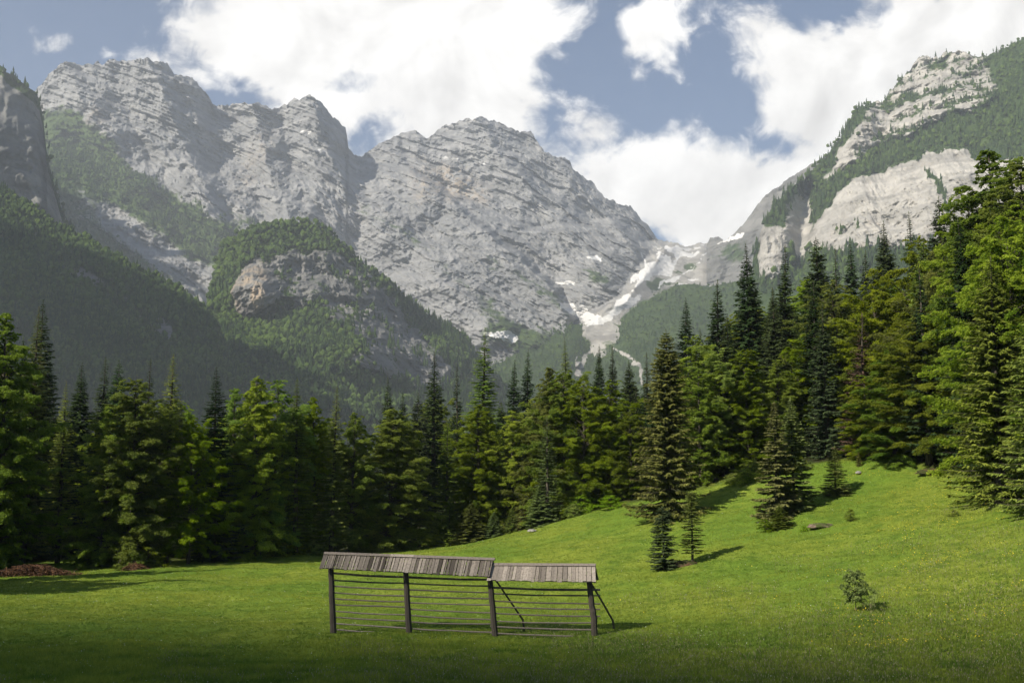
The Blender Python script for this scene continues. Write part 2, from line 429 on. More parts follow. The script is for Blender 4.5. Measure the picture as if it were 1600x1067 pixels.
def far_trees(name, W, ar, hgt, n, conifer, mat, seed=1):
    r = np.random.default_rng(seed)
    p = ar.ravel() / ar.sum()
    idx = r.choice(len(p), n, p=p)
    ar3 = W.reshape(-1, 3)[idx]; patch = fbm(ar3 / 90. + seed, 4)
    c = ar3 + r.normal(0, 3, (n, 3)) * (1, 1, 0)
    h = np.broadcast_to(hgt, ar.shape).ravel()[idx] * r.uniform(.5, 1.45, n)
    con = r.random(n) < np.broadcast_to(conifer, ar.shape).ravel()[idx] + patch * .8
    tp = patch * .5
    V = []; Fq = []; T = []; nb = 0
    # conifers: three ragged skirts
    k = np.where(con)[0]
    if len(k):
        sides = 6
        th = np.arange(sides) * 2 * np.pi / sides
        for (z0, z1, rr) in ((-.05, .55, .20), (.28, .80, .145), (.55, 1.0, .09)):
            m = len(k)
            rad = h[k, None] * rr * r.uniform(.6, 1.3, (m, sides)); ph = r.uniform(0, 6.28, (m, 1)) + th
            ring = np.stack([rad * np.cos(ph), rad * np.sin(ph), h[k, None] * (z0 + r.uniform(-.05, .05, (m, sides)))], -1) + c[k, None]
            tip = c[k] + np.stack([r.normal(0, .01, m) * h[k], r.normal(0, .01, m) * h[k], h[k] * z1], -1)
            vv = np.concatenate([ring, tip[:, None]], 1)
            f = np.array([(j, (j + 1) % sides, sides) for j in range(sides)])
            Fq.append((np.arange(m)[:, None, None] * (sides + 1) + f + nb).reshape(-1, 3)); nb += m * (sides + 1)
            V.append(vv.reshape(-1, 3)); T.append(np.repeat(np.clip(r.uniform(0, .6, m) - tp[k] * .5, 0, 1), sides + 1))
    k = np.where(~con)[0]
    if len(k):
        m = len(k)
        ico_v = []
        for la, nn in ((-.5, 5), (.35, 5)):
            for j in range(nn):
                an = 2 * np.pi * (j + (0.5 if la > 0 else 0)) / nn
                ico_v.append((math.cos(an) * math.cos(la), math.sin(an) * math.cos(la), math.sin(la)))
        ico_v += [(0, 0, 1), (0, 0, -1)]
        ico_v = np.array(ico_v)
        f = [(j, (j + 1) % 5, 5 + j) for j in range(5)] + [((j + 1) % 5, 5 + (j + 1) % 5, 5 + j) for j in range(5)] + [(5 + j, 5 + (j + 1) % 5, 10) for j in range(5)]
        vv = ico_v[None] * r.uniform(.65, 1.3, (m, 12, 1)) * (h[k] * .27)[:, None, None] * (1, 1, 1.25)
        vv = vv + c[k, None] + np.stack([h[k] * 0, h[k] * 0, h[k] * .45], -1)[:, None]
        Fq.append((np.arange(m)[:, None, None] * 12 + np.array(f) + nb).reshape(-1, 3)); nb += m * 12
        V.append(vv.reshape(-1, 3)); T.append(np.repeat(np.clip(r.uniform(.3, 1.1, m) - tp[k], 0, 1.2), 12))
    me = mesh_from(name, np.concatenate(V), np.concatenate(Fq), {'tint': np.concatenate(T)}, False, mat)
    link(name, me, kind='stuff')

t = NT('far_foliage')
tn = t.attr('tint'); nz = t.noise(0.25, 3, .6, t.pos())
c = t.mix(tn, (0.020, 0.040, 0.014), (0.080, 0.120, 0.022))
c = t.mix(t.math('MULTIPLY', t.ramp(nz, .4, .65), .5), c, (0.025, 0.05, 0.014))
M_FAR = t.surf(bsdf(t, c, 0.95, None, 0.1))

M_PALE = rock_material('pale_limestone', (0.205, 0.205, 0.205), (0.300, 0.295, 0.288), math.radians(24), (0.045, 0.070, 0.024), (0.070, 0.100, 0.030), .58)
M_GREY = rock_material('grey_limestone', (0.145, 0.143, 0.137), (0.215, 0.208, 0.195), math.radians(12), (0.026, 0.046, 0.015), (0.050, 0.078, 0.020), .6)
M_CREAM = rock_material('cream_limestone', (0.31, 0.295, 0.27), (0.45, 0.425, 0.385), math.radians(-8), (0.032, 0.055, 0.018), (0.055, 0.085, 0.022), .62)

def strata(W, dip, period, seed=0, warp=40.):
    s = W[..., 2] + dip * W[..., 0] + warp * fbm(W / 420. + seed, 3)
    q = np.stack([s / period, s * 0 + seed, W[..., 0] * .0008], -1)
    return fbm(q, 5, .62)

def beds(W, dip, period, seed=0):
    """rock beds: each leans back, the next juts out over it"""
    s = (W[..., 2] + dip * W[..., 0]) / period + .8 * fbm(W / 190. + seed, 4)
    k = np.floor(s); a = .4 + .6 * (np.sin(k * 12.9898 + seed) * .5 + .5)
    return -(s - k) * a * sstep(-.35, .25, fbm(W / 260. + seed + 5, 3))

# -- the great pale wall in the middle and on the left
def build_wall():
    sil = [(40, 170), (60, 140), (75, 118), (95, 102), (150, 100), (200, 97), (232, 94), (262, 104), (272, 120), (300, 124), (322, 147), (332, 165), (370, 166),
           (395, 159), (425, 174), (445, 166), (460, 155), (485, 151), (500, 160), (520, 186), (540, 203), (545, 236), (556, 245), (580, 237), (615, 214), (648, 205),
           (666, 221), (690, 201), (730, 186), (760, 188), (800, 203), (830, 211), (850, 236), (865, 248), (890, 253), (900, 270), (930, 293), (945, 310),
           (960, 316), (985, 325), (1010, 351), (1030, 375), (1046, 381), (1075, 385), (1106, 380), (1120, 400), (1150, 415)]
    base = [(40, 640), (500, 640), (760, 590), (900, 590), (1150, 560)]
    Yb = [(40, 2000), (350, 2200), (700, 2400), (880, 2450), (960, 2400), (1150, 2400)]
    Yc = [(40, 2800), (300, 2980), (480, 3080), (560, 3200), (750, 3300), (900, 3330), (1020, 3380), (1080, 3500), (1150, 3500)]
    def cirque(PX, PY):
        w = 16 * fbm(np.stack([PX / 30., PY / 30., PX * 0 + 6], -1), 4)
        return sstep(-14, 14, PX + w - np.interp(PY, [375, 400, 425, 445, 470, 490, 510, 560], [1042, 1022, 1000, 985, 965, 925, 905, 900]))
    def disp(W, v, PX, PY):
        f = 1.0
        col = cirque(PX, PY)
        big = ridged(W * (1 / 900., 1 / 900., 1 / 1500.) + 3, 3) * 190
        # couloirs running down the face
        dip = np.interp(PY + .25 * (700 - PX), [150, 330], [.30, .72])
        wz = W + 60 * np.stack([fbm(W / 300. + k, 3) for k in (1, 5, 8)], -1)
        gully = ridged(np.stack([(wz[..., 0] + .25 * wz[..., 2]) / 240., wz[..., 1] / 500., wz[..., 2] / 600.], -1) + 9, 5, .6) * 46
        slabs = ridged(np.stack([(W[..., 2] + dip * W[..., 0]) / 150., (W[..., 0] - dip * W[..., 2]) / 700., W[..., 1] / 900.], -1) + 2, 5, .6) * 34
        mid = ridged(W / 230. + 5, 6, .55) * 58
        ledge = strata(W, dip, 110., 2) * 34 + strata(W, dip, 30., 6, 18.) * 15
        fine = fbm(W / 40., 5, .6) * 12 + ridged(W / 62. + 3, 4, .6) * 15
        # the buttress whose edge runs down to (900,500), in front of the cirque
        edge = np.interp(PY, [180, 260, 380, 450, 500, 560], [600, 640, 790, 870, 893, 905])
        butt = sstep(8, -8, PX - edge + 14 * fbm(np.stack([PX / 40, PY / 22, PX * 0], -1), 3)) * np.interp(PY, [240, 300, 420, 520], [30, 110, 180, 240])
        # the peak above: a second, farther tier
        tier = sstep(-8, 8, (PY - np.interp(PX, [560, 640, 700, 760, 830, 900, 960, 1000], [260, 262, 300, 330, 360, 355, 345, 380])) + 12 * fbm(np.stack([PX / 50, PY / 50, PX * 0 + 4], -1), 4)) * 120 * sstep(560, 700, PX)
        # the cirque right of the buttress, a rounded rock in its middle
        rock = 170 * np.exp(-((PX - 945) / 48.) ** 2 - ((PY - 450) / 60.) ** 2) * sstep(530, 440, PY)
        # clefts between the left summits
        cl = 0
        for pts, wd, am in ([[(330, 165), (350, 300), (385, 420)], 16, 110], [[(546, 240), (560, 290), (640, 380)], 12, 24], [[(440, 175), (455, 260), (440, 330)], 9, 50],
                            [[(265, 110), (300, 210), (330, 260)], 10, 50], [[(660, 225), (700, 290), (690, 340)], 9, 45]):
            cl = cl + line(PX, PY, pts, wd) * am
        # aretes falling from the summits, their right-hand sides in shade
        ar = 0
        QX = PX + 14 * fbm(np.stack([PX / 30., PY / 30., PX * 0 + 11], -1), 4)
        for pts, wd, am in ([[(232, 90), (262, 170), (300, 250), (340, 340), (372, 420)], 60, 130], [[(100, 100), (150, 190), (215, 290)], 46, 80], [[(485, 145), (510, 220), (545, 300), (600, 370)], 52, 150], [[(395, 155), (415, 240), (450, 340)], 34, 80],
                            [[(650, 205), (665, 250), (660, 330)], 30, 60], [[(735, 180), (790, 250), (860, 330), (930, 410)], 46, 110], [[(850, 236), (905, 300), (985, 380)], 34, 80], [[(600, 330), (680, 420), (760, 500)], 50, 70]):
            dd = np.sqrt(-np.log(np.maximum(line(QX, PY, pts, wd), 1e-9)))
            ar = ar + am * np.clip(1 - dd, 0, 1)
        return ar + (big * .4 + slabs * 1.9 + gully * .7 + mid * .9 + ledge * .55 + beds(W, dip, 85., 3) * 30 + beds(W, dip, 30., 8) * 12 + fine) * (1 - .9 * col) + butt + tier + rock - cl * .45 + col * (320 + 26 * fbm(W / 120. + 4, 4))
    def paint(W, N, PX, PY, v):
        n = fbm(W / 120., 5, .6); n2 = fbm(W / 45. + 7, 4, .6)
        ramp = .82 * blobs(PX, PY, [(110, 250, 60, 70, 1.0, 40), (160, 270, 80, 32, .9, 40), (240, 320, 110, 36, .9, 38), (330, 370, 90, 40, .8, 30), (90, 215, 30, 50, .8), (130, 380, 120, 40, .55, 40), (200, 440, 160, 60, .85, 35), (420, 340, 60, 26, .55, 0)])
        led = line(PX, PY, [(560, 320), (640, 370), (720, 440), (790, 500)], 16) * .5 + line(PX, PY, [(760, 400), (830, 440), (890, 490)], 16) * .6 + line(PX, PY, [(640, 300), (560, 290), (500, 250)], 8) * .3
        led = led + blobs(PX, PY, [(935, 430, 26, 12, .75, 10), (1080, 412, 12, 8, .6), (1060, 446, 50, 8, .55), (820, 530, 60, 22, .9), (760, 500, 40, 30, .3), (955, 545, 20, 14, .8), (905, 540, 16, 14, .9), (1000, 520, 40, 20, .6), (1055, 425, 30, 5, .5, -15), (1020, 448, 30, 6, .5, -20)])
        veg = ramp + led + .38 * n + .18 * n2 - .12
        veg = veg + .55 * sstep(.12, .4, strata(W, np.interp(PY + .25 * (700 - PX), [150, 330], [.22, .66]), 30., 6, 18.)) * sstep(.30, .7, N[..., 2]) * sstep(250, 420, PY)
        sn = blobs(PX, PY, [(698, 247, 34, 6, .55, 12), (755, 258, 20, 4, .5, 20), (796, 302, 14, 4, .6, 10), (925, 262, 20, 5, .3), (970, 322, 22, 5, .6, 0), (1030, 346, 12, 4, .0),
                           (930, 400, 13, 5, .9, 20), (885, 446, 18, 4, .8, 12), (900, 482, 26, 6, .9, 18), (918, 488, 34, 4, .8, 20), (1065, 392, 34, 5, .9, 10), (1085, 385, 22, 4, .8), (1045, 420, 22, 8, .8, 60), (1012, 424, 26, 10, .75, -30),
                           (1020, 430, 18, 18, .6), (985, 468, 30, 8, .8, -25), (960, 487, 36, 6, 1., -28), (920, 505, 26, 6, .62, 5), (780, 524, 26, 6, 1., 8), (800, 530, 12, 9, .8), (1075, 440, 34, 5, .8, -20), (1105, 448, 20, 5, .7, -30), (1040, 400, 24, 5, .7, 30),
                           (480, 205, 14, 4, .7), (500, 232, 10, 3, .6), (405, 182, 14, 3, .6, 10), (175, 238, 6, 4, .5)])
        sn = .85 * sn + .66 * line(PX, PY, [(1040, 386), (1062, 402), (1090, 396)], 4) + .62 * line(PX, PY, [(1062, 402), (1040, 425), (1000, 440), (960, 480), (932, 500)], 4) + .7 * line(PX, PY, [(1105, 402), (1070, 425), (1030, 450)], 3) + .6 * line(PX, PY, [(882, 484), (905, 492), (940, 506)], 5) + .7 * line(PX, PY, [(1000, 395), (1010, 420), (985, 440)], 3)
        sn = sn + .34 * n2 - .10 * cirque(PX, PY)
        sn = sn + .45 * sstep(.3, .55, fbm(W / 60. + 31, 4)) * sstep(.4, .75, N[..., 2]) * sstep(330, 230, PY) * sstep(430, 560, PX)
        warm = blobs(PX, PY, [(705, 285, 26, 22, .9), (660, 285, 18, 30, .4), (740, 300, 20, 16, .5), (150, 190, 16, 34, .35, 20), (400, 250, 20, 60, .25, 20)])
        sc = cirque(PX, PY) * (.75 + .3 * n2) + 0 * sstep(.25, .75, blobs(PX, PY, [(960, 485, 70, 20, .8, -25), (925, 520, 24, 26, .9), (1030, 440, 60, 40, .55), (900, 500, 40, 10, .7, 15), (1075, 400, 40, 20, .5)]) + .3 * n2)
        return dict(veg=veg, snow=sn, warm=warm, scree=sc)
    def woods(W, N, PX, PY, v, A):
        return np.clip(A['veg'] - .45, 0, 1) * sstep(200, 260, PY) * sstep(560, 420, PX), 14., .6
    r = massif('mountain_wall', sil, base, Yb, Yc, 1000, 430, lambda v: v ** 1.15, disp, paint, M_PALE, 6, 24, 1, 1200, woods)
    far_trees('mountain_wood', *r[:3], 3500, r[3], M_FAR, 11)
build_wall()

# -- the hazy ridge right of the snowy saddle
def build_back_ridge():
    sil = [(1104, 385), (1110, 373), (1122, 372), (1133, 377), (1147, 366), (1160, 352), (1178, 330), (1190, 312), (1215, 292), (1240, 275), (1300, 240), (1400, 200)]
    base = [(1104, 500), (1400, 500)]
    def disp(W, v, PX, PY):
        return ridged(W / 500. + 2, 5, .55) * 90 + fbm(W / 60., 5, .6) * 18 + strata(W, -.3, 50., 3) * 14
    def paint(W, N, PX, PY, v):
        n = fbm(W / 90., 5, .6)
        return dict(veg=.35 * n + .25 + blobs(PX, PY, [(1140, 398, 30, 16, .3)]), snow=blobs(PX, PY, [(1150, 372, 18, 4, .8, -30), (1125, 376, 12, 3, .6)]) + .2 * n)
    massif('mountain_ridge', sil, base, [(1104, 2700), (1400, 2300)], [(1104, 2950), (1400, 2700)], 240, 220, lambda v: v, disp, paint, M_GREY, 3, 18, 4, 700)
build_back_ridge()

# -- the sunlit cliffs on the right
def build_right():
    sil = [(1172, 470), (1180, 410), (1188, 365), (1200, 338), (1215, 318), (1232, 298), (1262, 278), (1290, 247), (1310, 222), (1325, 195), (1336, 172), (1348, 168), (1362, 163),
           (1384, 158), (1388, 147), (1404, 130), (1420, 112), (1436, 91), (1452, 92), (1466, 92), (1478, 84), (1500, 82), (1530, 90), (1560, 82), (1600, 62), (1700, 30), (1900, -60)]
    base = [(1172, 620), (1900, 620)]
    Yb = [(1172, 1500), (1300, 1350), (1450, 1150), (1900, 900)]
    Yc = [(1172, 1750), (1290, 1900), (1430, 2050), (1600, 1900), (1900, 1700)]
    top_px = [1280, 1310, 1335, 1380, 1420, 1480, 1515, 1560, 1700]; top_py = [345, 300, 276, 268, 250, 236, 240, 250, 250]
    bot_px = [1172, 1285, 1420, 1700]; bot_py = [430, 392, 385, 360]
    def bands(PX, PY):
        w = 13 * fbm(np.stack([PX / 28., PY / 60., PX * 0 + 2], -1), 5, .62)
        lower = sstep(-5, 5, PY - np.interp(PX, top_px, top_py) + w) * sstep(10, -10, PY - np.interp(PX, bot_px, bot_py) + w) * sstep(1276, 1290, PX - (PY - 330) * -.2)
        left = sstep(1178, 1186, PX) * sstep(1245, 1228, PX + (PY - 350) * .15) * sstep(345, 365, PY + w) * sstep(440, 425, PY)
        upper = sstep(1340, 1375, PX + (PY - 160) * .5) * sstep(-6, 6, np.interp(PX, [1320, 1380, 1420, 1480, 1540, 1600], [262, 222, 212, 180, 165, 110]) - PY + w) * sstep(1572, 1540, PX + (PY - 120) * -.3)
        mid = sstep(1292, 1312, PX + (PY - 250) * .5) * sstep(1352, 1330, PX + (PY - 230) * .9 + w) * sstep(190, 225, PY)
        return lower, left, upper, mid
    def disp(W, v, PX, PY):
        lower, left, upper, mid = bands(PX, PY)
        rib = ridged(np.stack([W[..., 0] / 75., W[..., 1] / 300., W[..., 2] / 520.], -1) + 3, 5, .55)
        r2 = ridged(np.stack([W[..., 0] / 26., W[..., 1] / 120., W[..., 2] / 160.], -1) + 8, 4, .6)
        cliff = np.clip(lower + left, 0, 1)
        d = ridged(W / 420. + 7, 4, .5) * 60 * (1 - cliff * .6) + fbm(W / 45., 5, .6) * 12
        d = d + cliff * (rib * 46 + r2 * 20 + ridged(W / 34. + 5, 4, .6) * 9)
        d = d + upper * (strata(W, -.05, 26., 5, 22.) * 18 + rib * 26 + r2 * 14 + ridged(W / 70. + 4, 5, .6) * 26)
        d = d + mid * (r2 * 12 + rib * 14)
        # the lower cliff stands proud of a terrace; the dark ravine left of it
        d = d + 70 * sstep(-6, 40, PY - np.interp(PX, top_px, top_py)) * sstep(1265, 1300, PX)
        d = d - 110 * line(PX, PY, [(1262, 300), (1255, 350), (1248, 420)], 20)
        return d
    def paint(W, N, PX, PY, v):
        lower, left, upper, mid = bands(PX, PY)
        n = fbm(W / 60., 5, .6); n2 = fbm(W / 25. + 3, 4, .6)
        rock = np.clip(lower * 1.15 + left * 1.1 + upper * .80 + mid * .72, 0, 1.15)
        st = strata(W, -.05, 26., 5, 14.)
        veg = 1.0 - rock + .30 * n + .14 * n2
        veg = veg + upper * (.42 * sstep(.0, .3, st + .5 * n2) * sstep(.15, .5, N[..., 2] + .3 * n) + .12 + .35 * n)
        veg = veg + line(PX, PY, [(1450, 262), (1468, 300), (1480, 330)], 6) * .9 + line(PX, PY, [(1282, 345), (1300, 318), (1330, 280)], 8) * .3 + blobs(PX, PY, [(1330, 360, 30, 14, .55), (1400, 262, 14, 30, .45), (1250, 350, 22, 60, .0)])
        veg = veg - blobs(PX, PY, [(1252, 352, 24, 60, .75)])
        return dict(veg=veg, warm=.25 * sstep(.1, .4, n) * (lower + upper), scree=line(PX, PY, [(1495, 110), (1520, 130), (1545, 180)], 5) * .5)
    def woods(W, N, PX, PY, v, A):
        return np.clip(A['veg'] - .35, 0, 1) * sstep(470, 430, PY) + .0, np.interp(PY, [60, 260, 420], [11., 15., 20.]), .78
    r = massif('mountain_cliffs', sil, base, Yb, Yc, 620, 460, lambda v: v ** 1.1, disp, paint, M_CREAM, 5, 15, 8, 900, woods)
    far_trees('cliff_wood', *r[:3], 9000, r[3], M_FAR, 12)
build_right()

# -- the dark cliff at the left edge
def build_left_cliff():
    sil = [(-400, -60), (-200, 30), (-60, 86), (0, 104), (14, 116), (26, 122), (42, 138), (52, 143), (62, 158), (68, 190), (74, 250), (96, 330), (130, 420), (165, 520), (190, 600)]
    base = [(-400, 700), (190, 700)]
    def disp(W, v, PX, PY):
        rib = ridged(np.stack([W[..., 0] / 90., W[..., 1] / 260., W[..., 2] / 420.], -1) + 13, 5, .55)
        return ridged(W / 400. + 1, 4) * 60 + rib * 40 + fbm(W / 40., 5, .6) * 12 + strata(W, .1, 40., 9) * 8
    def paint(W, N, PX, PY, v):
        n = fbm(W / 80., 5, .6)
        return dict(veg=.25 + .45 * n + .8 * sstep(.955, .985, v) + sstep(300, 420, PY) * .5 - .15 * sstep(300, 200, PY))
    def woods(W, N, PX, PY, v, A):
        return np.clip(A['veg'] - .45, 0, 1) * (PX > -40), 15., .7
    r = massif('mountain_crag', sil, base, [(-400, 900), (190, 1350)], [(-400, 1400), (190, 1650)], 300, 420, lambda v: v, disp, paint, M_GREY, 4, 16, 21, 500, woods)
    far_trees('crag_wood', *r[:3], 1500, r[3], M_FAR, 13)
build_left_cliff()

# -- the wooded knoll with its cliff in the middle distance
def build_knoll():
    sil = [(290, 640), (322, 520), (332, 450), (342, 405), (352, 384), (375, 370), (402, 360), (440, 352), (480, 350), (505, 358), (524, 374), (545, 396), (572, 418), (600, 441), (650, 481), (700, 512), (724, 526), (742, 556), (780, 600), (830, 640)]
    base = [(290, 720), (830, 720)]
    Yb = [(290, 1080), (500, 1050), (830, 1300)]; Yc = [(290, 1300), (340, 1450), (470, 1560), (600, 1600), (720, 1750), (830, 1800)]
    def cliffs(PX, PY):
        w = fbm(np.stack([PX / 26., PY / 26., PX * 0 + 3], -1), 4) * 16
        a = sstep(.35, .6, blobs(PX, PY, [(392, 455, 27, 40, 1.1, 10), (500, 440, 90, 48, .85, 10), (590, 500, 110, 34, .85, 38), (640, 570, 70, 36, .7, 20), (540, 560, 60, 16, .4, 10)]) + w * .012)
        return a
    def disp(W, v, PX, PY):
        w2 = np.stack([PX / 34., PY / 34., PX * 0 + 35], -1)
        a = cliffs(PX + 16 * fbm(w2, 5, .62), PY + 16 * fbm(w2 + 31.7, 5, .62))
        d = ridged(W / 260. + 11, 4, .5) * 34 + fbm(W / 30., 5, .6) * 9
        d = d + a * (ridged(np.stack([W[..., 0] / 46., W[..., 1] / 120., W[..., 2] / 120.], -1) + 6, 5, .6) * 26 + strata(W, -.15, 46., 4, 20.) * 22 + ridged(W / 70. + 2, 5, .6) * 16)
        # the lit prow at the left of the cliff and the overhang under it
        d = d + 46 * np.exp(-((PX - 400) / 34.) ** 2) * sstep(500, 470, PY) * sstep(400, 430, PY)
        d = d - 30 * line(PX, PY, [(415, 496), (460, 488), (520, 470), (560, 480)], 12)
        d = d + 60 * sstep(500, 560, PY)
        d = d + 50 * np.exp(-((PX - 560) / 46.) ** 2) * sstep(420, 470, PY) * sstep(620, 560, PY)
        return d
    def paint(W, N, PX, PY, v):
        n = fbm(W / 36., 5, .6)
        a = cliffs(PX, PY)
        veg = 1.05 - a * .98 + .75 * n * a + .15 * n + a * .3 * sstep(.35, .7, N[..., 2])
        warm = blobs(PX, PY, [(390, 455, 28, 44, 1.0, 10), (480, 515, 26, 10, .8, -20), (475, 535, 14, 8, .7)])
        return dict(veg=veg - warm * .5, warm=warm, snow=line(PX, PY, [(345, 525), (352, 540), (364, 558)], 2.2) * .9)
    def woods(W, N, PX, PY, v, A):
        return np.clip(A['veg'] - .40, 0, 1) * sstep(690, 640, PY), 13., sstep(380, 470, PY) * .35 + .1 + .4 * sstep(560, 640, PX)
    r = massif('hill_knoll', sil, base, Yb, Yc, 480, 360, lambda v: v ** .9, disp, paint, M_GREY, 5, 12, 31, 500, woods)
    far_trees('knoll_wood', *r[:3], 14000, r[3], M_FAR, 14)
build_knoll()

# -- the dark wooded spur running down from the left
def build_spur():
    sil = [(-500, 100), (-200, 230), (0, 298), (40, 322), (80, 350), (120, 372), (160, 395), (200, 416), (240, 436), (280, 458), (310, 480), (330, 505), (345, 540), (372, 575), (420, 620), (470, 660)]
    base = [(-500, 760), (470, 760)]
    def disp(W, v, PX, PY):
        return ridged(W / 240. + 15, 4, .5) * 42 + fbm(W / 30., 4, .6) * 8
    def paint(W, N, PX, PY, v):
        n = fbm(W / 50., 5, .6)
        rocks = blobs(PX, PY, [(190, 470, 80, 16, .42, 35), (100, 420, 70, 14, .42, 30), (60, 370, 60, 10, .5, 30), (260, 520, 40, 10, .6, 40)]) * (1 + 1.2 * n)
        return dict(veg=1.0 + .35 * n - rocks, scree=line(PX, PY, [(330, 520), (350, 560), (362, 580)], 3) * .5)
    def woods(W, N, PX, PY, v, A):
        return np.clip(A['veg'] - .35, 0, 1) * (PX > -60) * sstep(720, 660, PY), 11.5, .35 + .3 * sstep(450, 560, PY)
    r = massif('hill_spur', sil, base, [(-500, 700), (470, 900)], [(-500, 1150), (0, 1250), (330, 1200), (470, 1150)], 420, 320, lambda v: v, disp, paint, M_GREY, 4, 14, 41, 400, woods)
    far_trees('spur_wood', *r[:3], 24000, r[3], M_FAR, 15)
build_spur()

# -- the wooded moraines at the valley head, with the gravel gully between them
def build_valley():
    sil = [(690, 600), (735, 565), (780, 545), (800, 532), (830, 522), (862, 516), (880, 510), (905, 507), (922, 512), (938, 520), (952, 512), (980, 486), (1005, 468), (1030, 455), (1050, 447), (1080, 444), (1110, 448), (1150, 440), (1200, 430), (1300, 420)]
    base = [(690, 700), (1300, 700)]
    def gully(PX, PY):
        return np.maximum(line(PX, PY, [(935, 512), (940, 528), (928, 545), (912, 562), (905, 585)], 4), line(PX, PY, [(962, 545), (985, 562), (1000, 580), (1000, 600)], 3))
    def disp(W, v, PX, PY):
        return ridged(W / 330. + 19, 3) * 26 + fbm(W / 50., 4, .6) * 9 - 50 * line(PX, PY, [(936, 510), (938, 530), (915, 560), (905, 600)], 22)
    def paint(W, N, PX, PY, v):
        n = fbm(W / 40., 4, .6)
        g = gully(PX, PY) * (.9 + 1.5 * n)
        return dict(veg=1.05 + .2 * n - 1.5 * g - sstep(.96, .99, v) * .6 * sstep(945, 960, PX) * sstep(1080, 1030, PX), scree=sstep(.3, .6, g + .25 * n))
    def woods(W, N, PX, PY, v, A):
        return np.clip(A['veg'] - .4, 0, 1) * (1 - np.clip(2 * gully(PX, PY), 0, 1)), 9., .55
    r = massif('hill_moraine', sil, base, [(690, 1500), (1300, 1600)], [(690, 2200), (930, 2300), (1050, 2350), (1300, 2200)], 420, 220, lambda v: v, disp, paint, M_GREY, 2.5, 12, 51, 500, woods)
    far_trees('moraine_wood', *r[:3], 9000, r[3], M_FAR, 16)
build_valley()

# ---------------------------------------------------------------- the air
def make_haze():
    g = Geo(); g.box((0, 2650, 840), (6000, 0, 0), (0, 3250, 0), (0, 0, 870))
    t = NT('valley_air')
    v = t.n('ShaderNodeVolumePrincipled', {'Color': (0.86, 0.91, 1.0, 1), 'Density': HAZE, 'Anisotropy': 0.25})
    t.t.links.new(v.outputs[0], t.out.inputs['Volume'])
    link('haze', g.mesh('haze', t.m), kind='stuff')
HAZE = 1.08e-4
make_haze()
# ---------------------------------------------------------------- foliage materials
def leaf_mat(name, dark, light, trans=0.35, hue=0.5):
    t = NT(name)
    r = t.n('ShaderNodeObjectInfo').outputs['Random']
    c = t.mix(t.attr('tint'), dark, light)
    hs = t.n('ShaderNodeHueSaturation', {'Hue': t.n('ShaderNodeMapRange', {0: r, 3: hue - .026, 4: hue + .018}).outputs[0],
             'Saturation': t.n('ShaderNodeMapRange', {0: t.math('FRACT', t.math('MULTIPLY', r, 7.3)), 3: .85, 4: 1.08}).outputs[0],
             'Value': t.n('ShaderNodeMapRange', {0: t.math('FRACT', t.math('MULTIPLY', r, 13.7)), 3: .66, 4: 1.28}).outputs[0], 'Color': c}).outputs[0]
    a = bsdf(t, hs, 0.7, None, 0.12)
    b = t.n('ShaderNodeBsdfTranslucent', {'Color': hs}).outputs[0]
    return t.surf(t.n('ShaderNodeMixShader', {0: trans, 1: a, 2: b}).outputs[0])
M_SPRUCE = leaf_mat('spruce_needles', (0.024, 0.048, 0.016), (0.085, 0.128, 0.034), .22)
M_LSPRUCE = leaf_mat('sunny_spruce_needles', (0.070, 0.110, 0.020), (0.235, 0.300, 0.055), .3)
M_BEECH = leaf_mat('beech_leaves', (0.105, 0.178, 0.015), (0.350, 0.440, 0.042), .60)
M_LARCH = leaf_mat('larch_needles', (0.100, 0.155, 0.026), (0.280, 0.345, 0.060), .42)
M_CONES = leaf_mat('cone_laden_needles', (0.095, 0.115, 0.030), (0.310, 0.310, 0.085), .28)
M_DEAD = leaf_mat('dead_needles', (0.075, 0.050, 0.035), (0.150, 0.100, 0.070), .1)
t = NT('bark'); tn = t.noise(3.0, 5, .6, t.scaled(t.pos(), (3, 3, .6)))
M_BARK = t.surf(bsdf(t, t.mix(t.ramp(tn, .35, .65), (0.035, 0.028, 0.020), (0.110, 0.095, 0.075)), .95, t.bump(tn, .8, .05)))

def unit(v): return v / (np.linalg.norm(v, axis=-1)[..., None] + 1e-9)

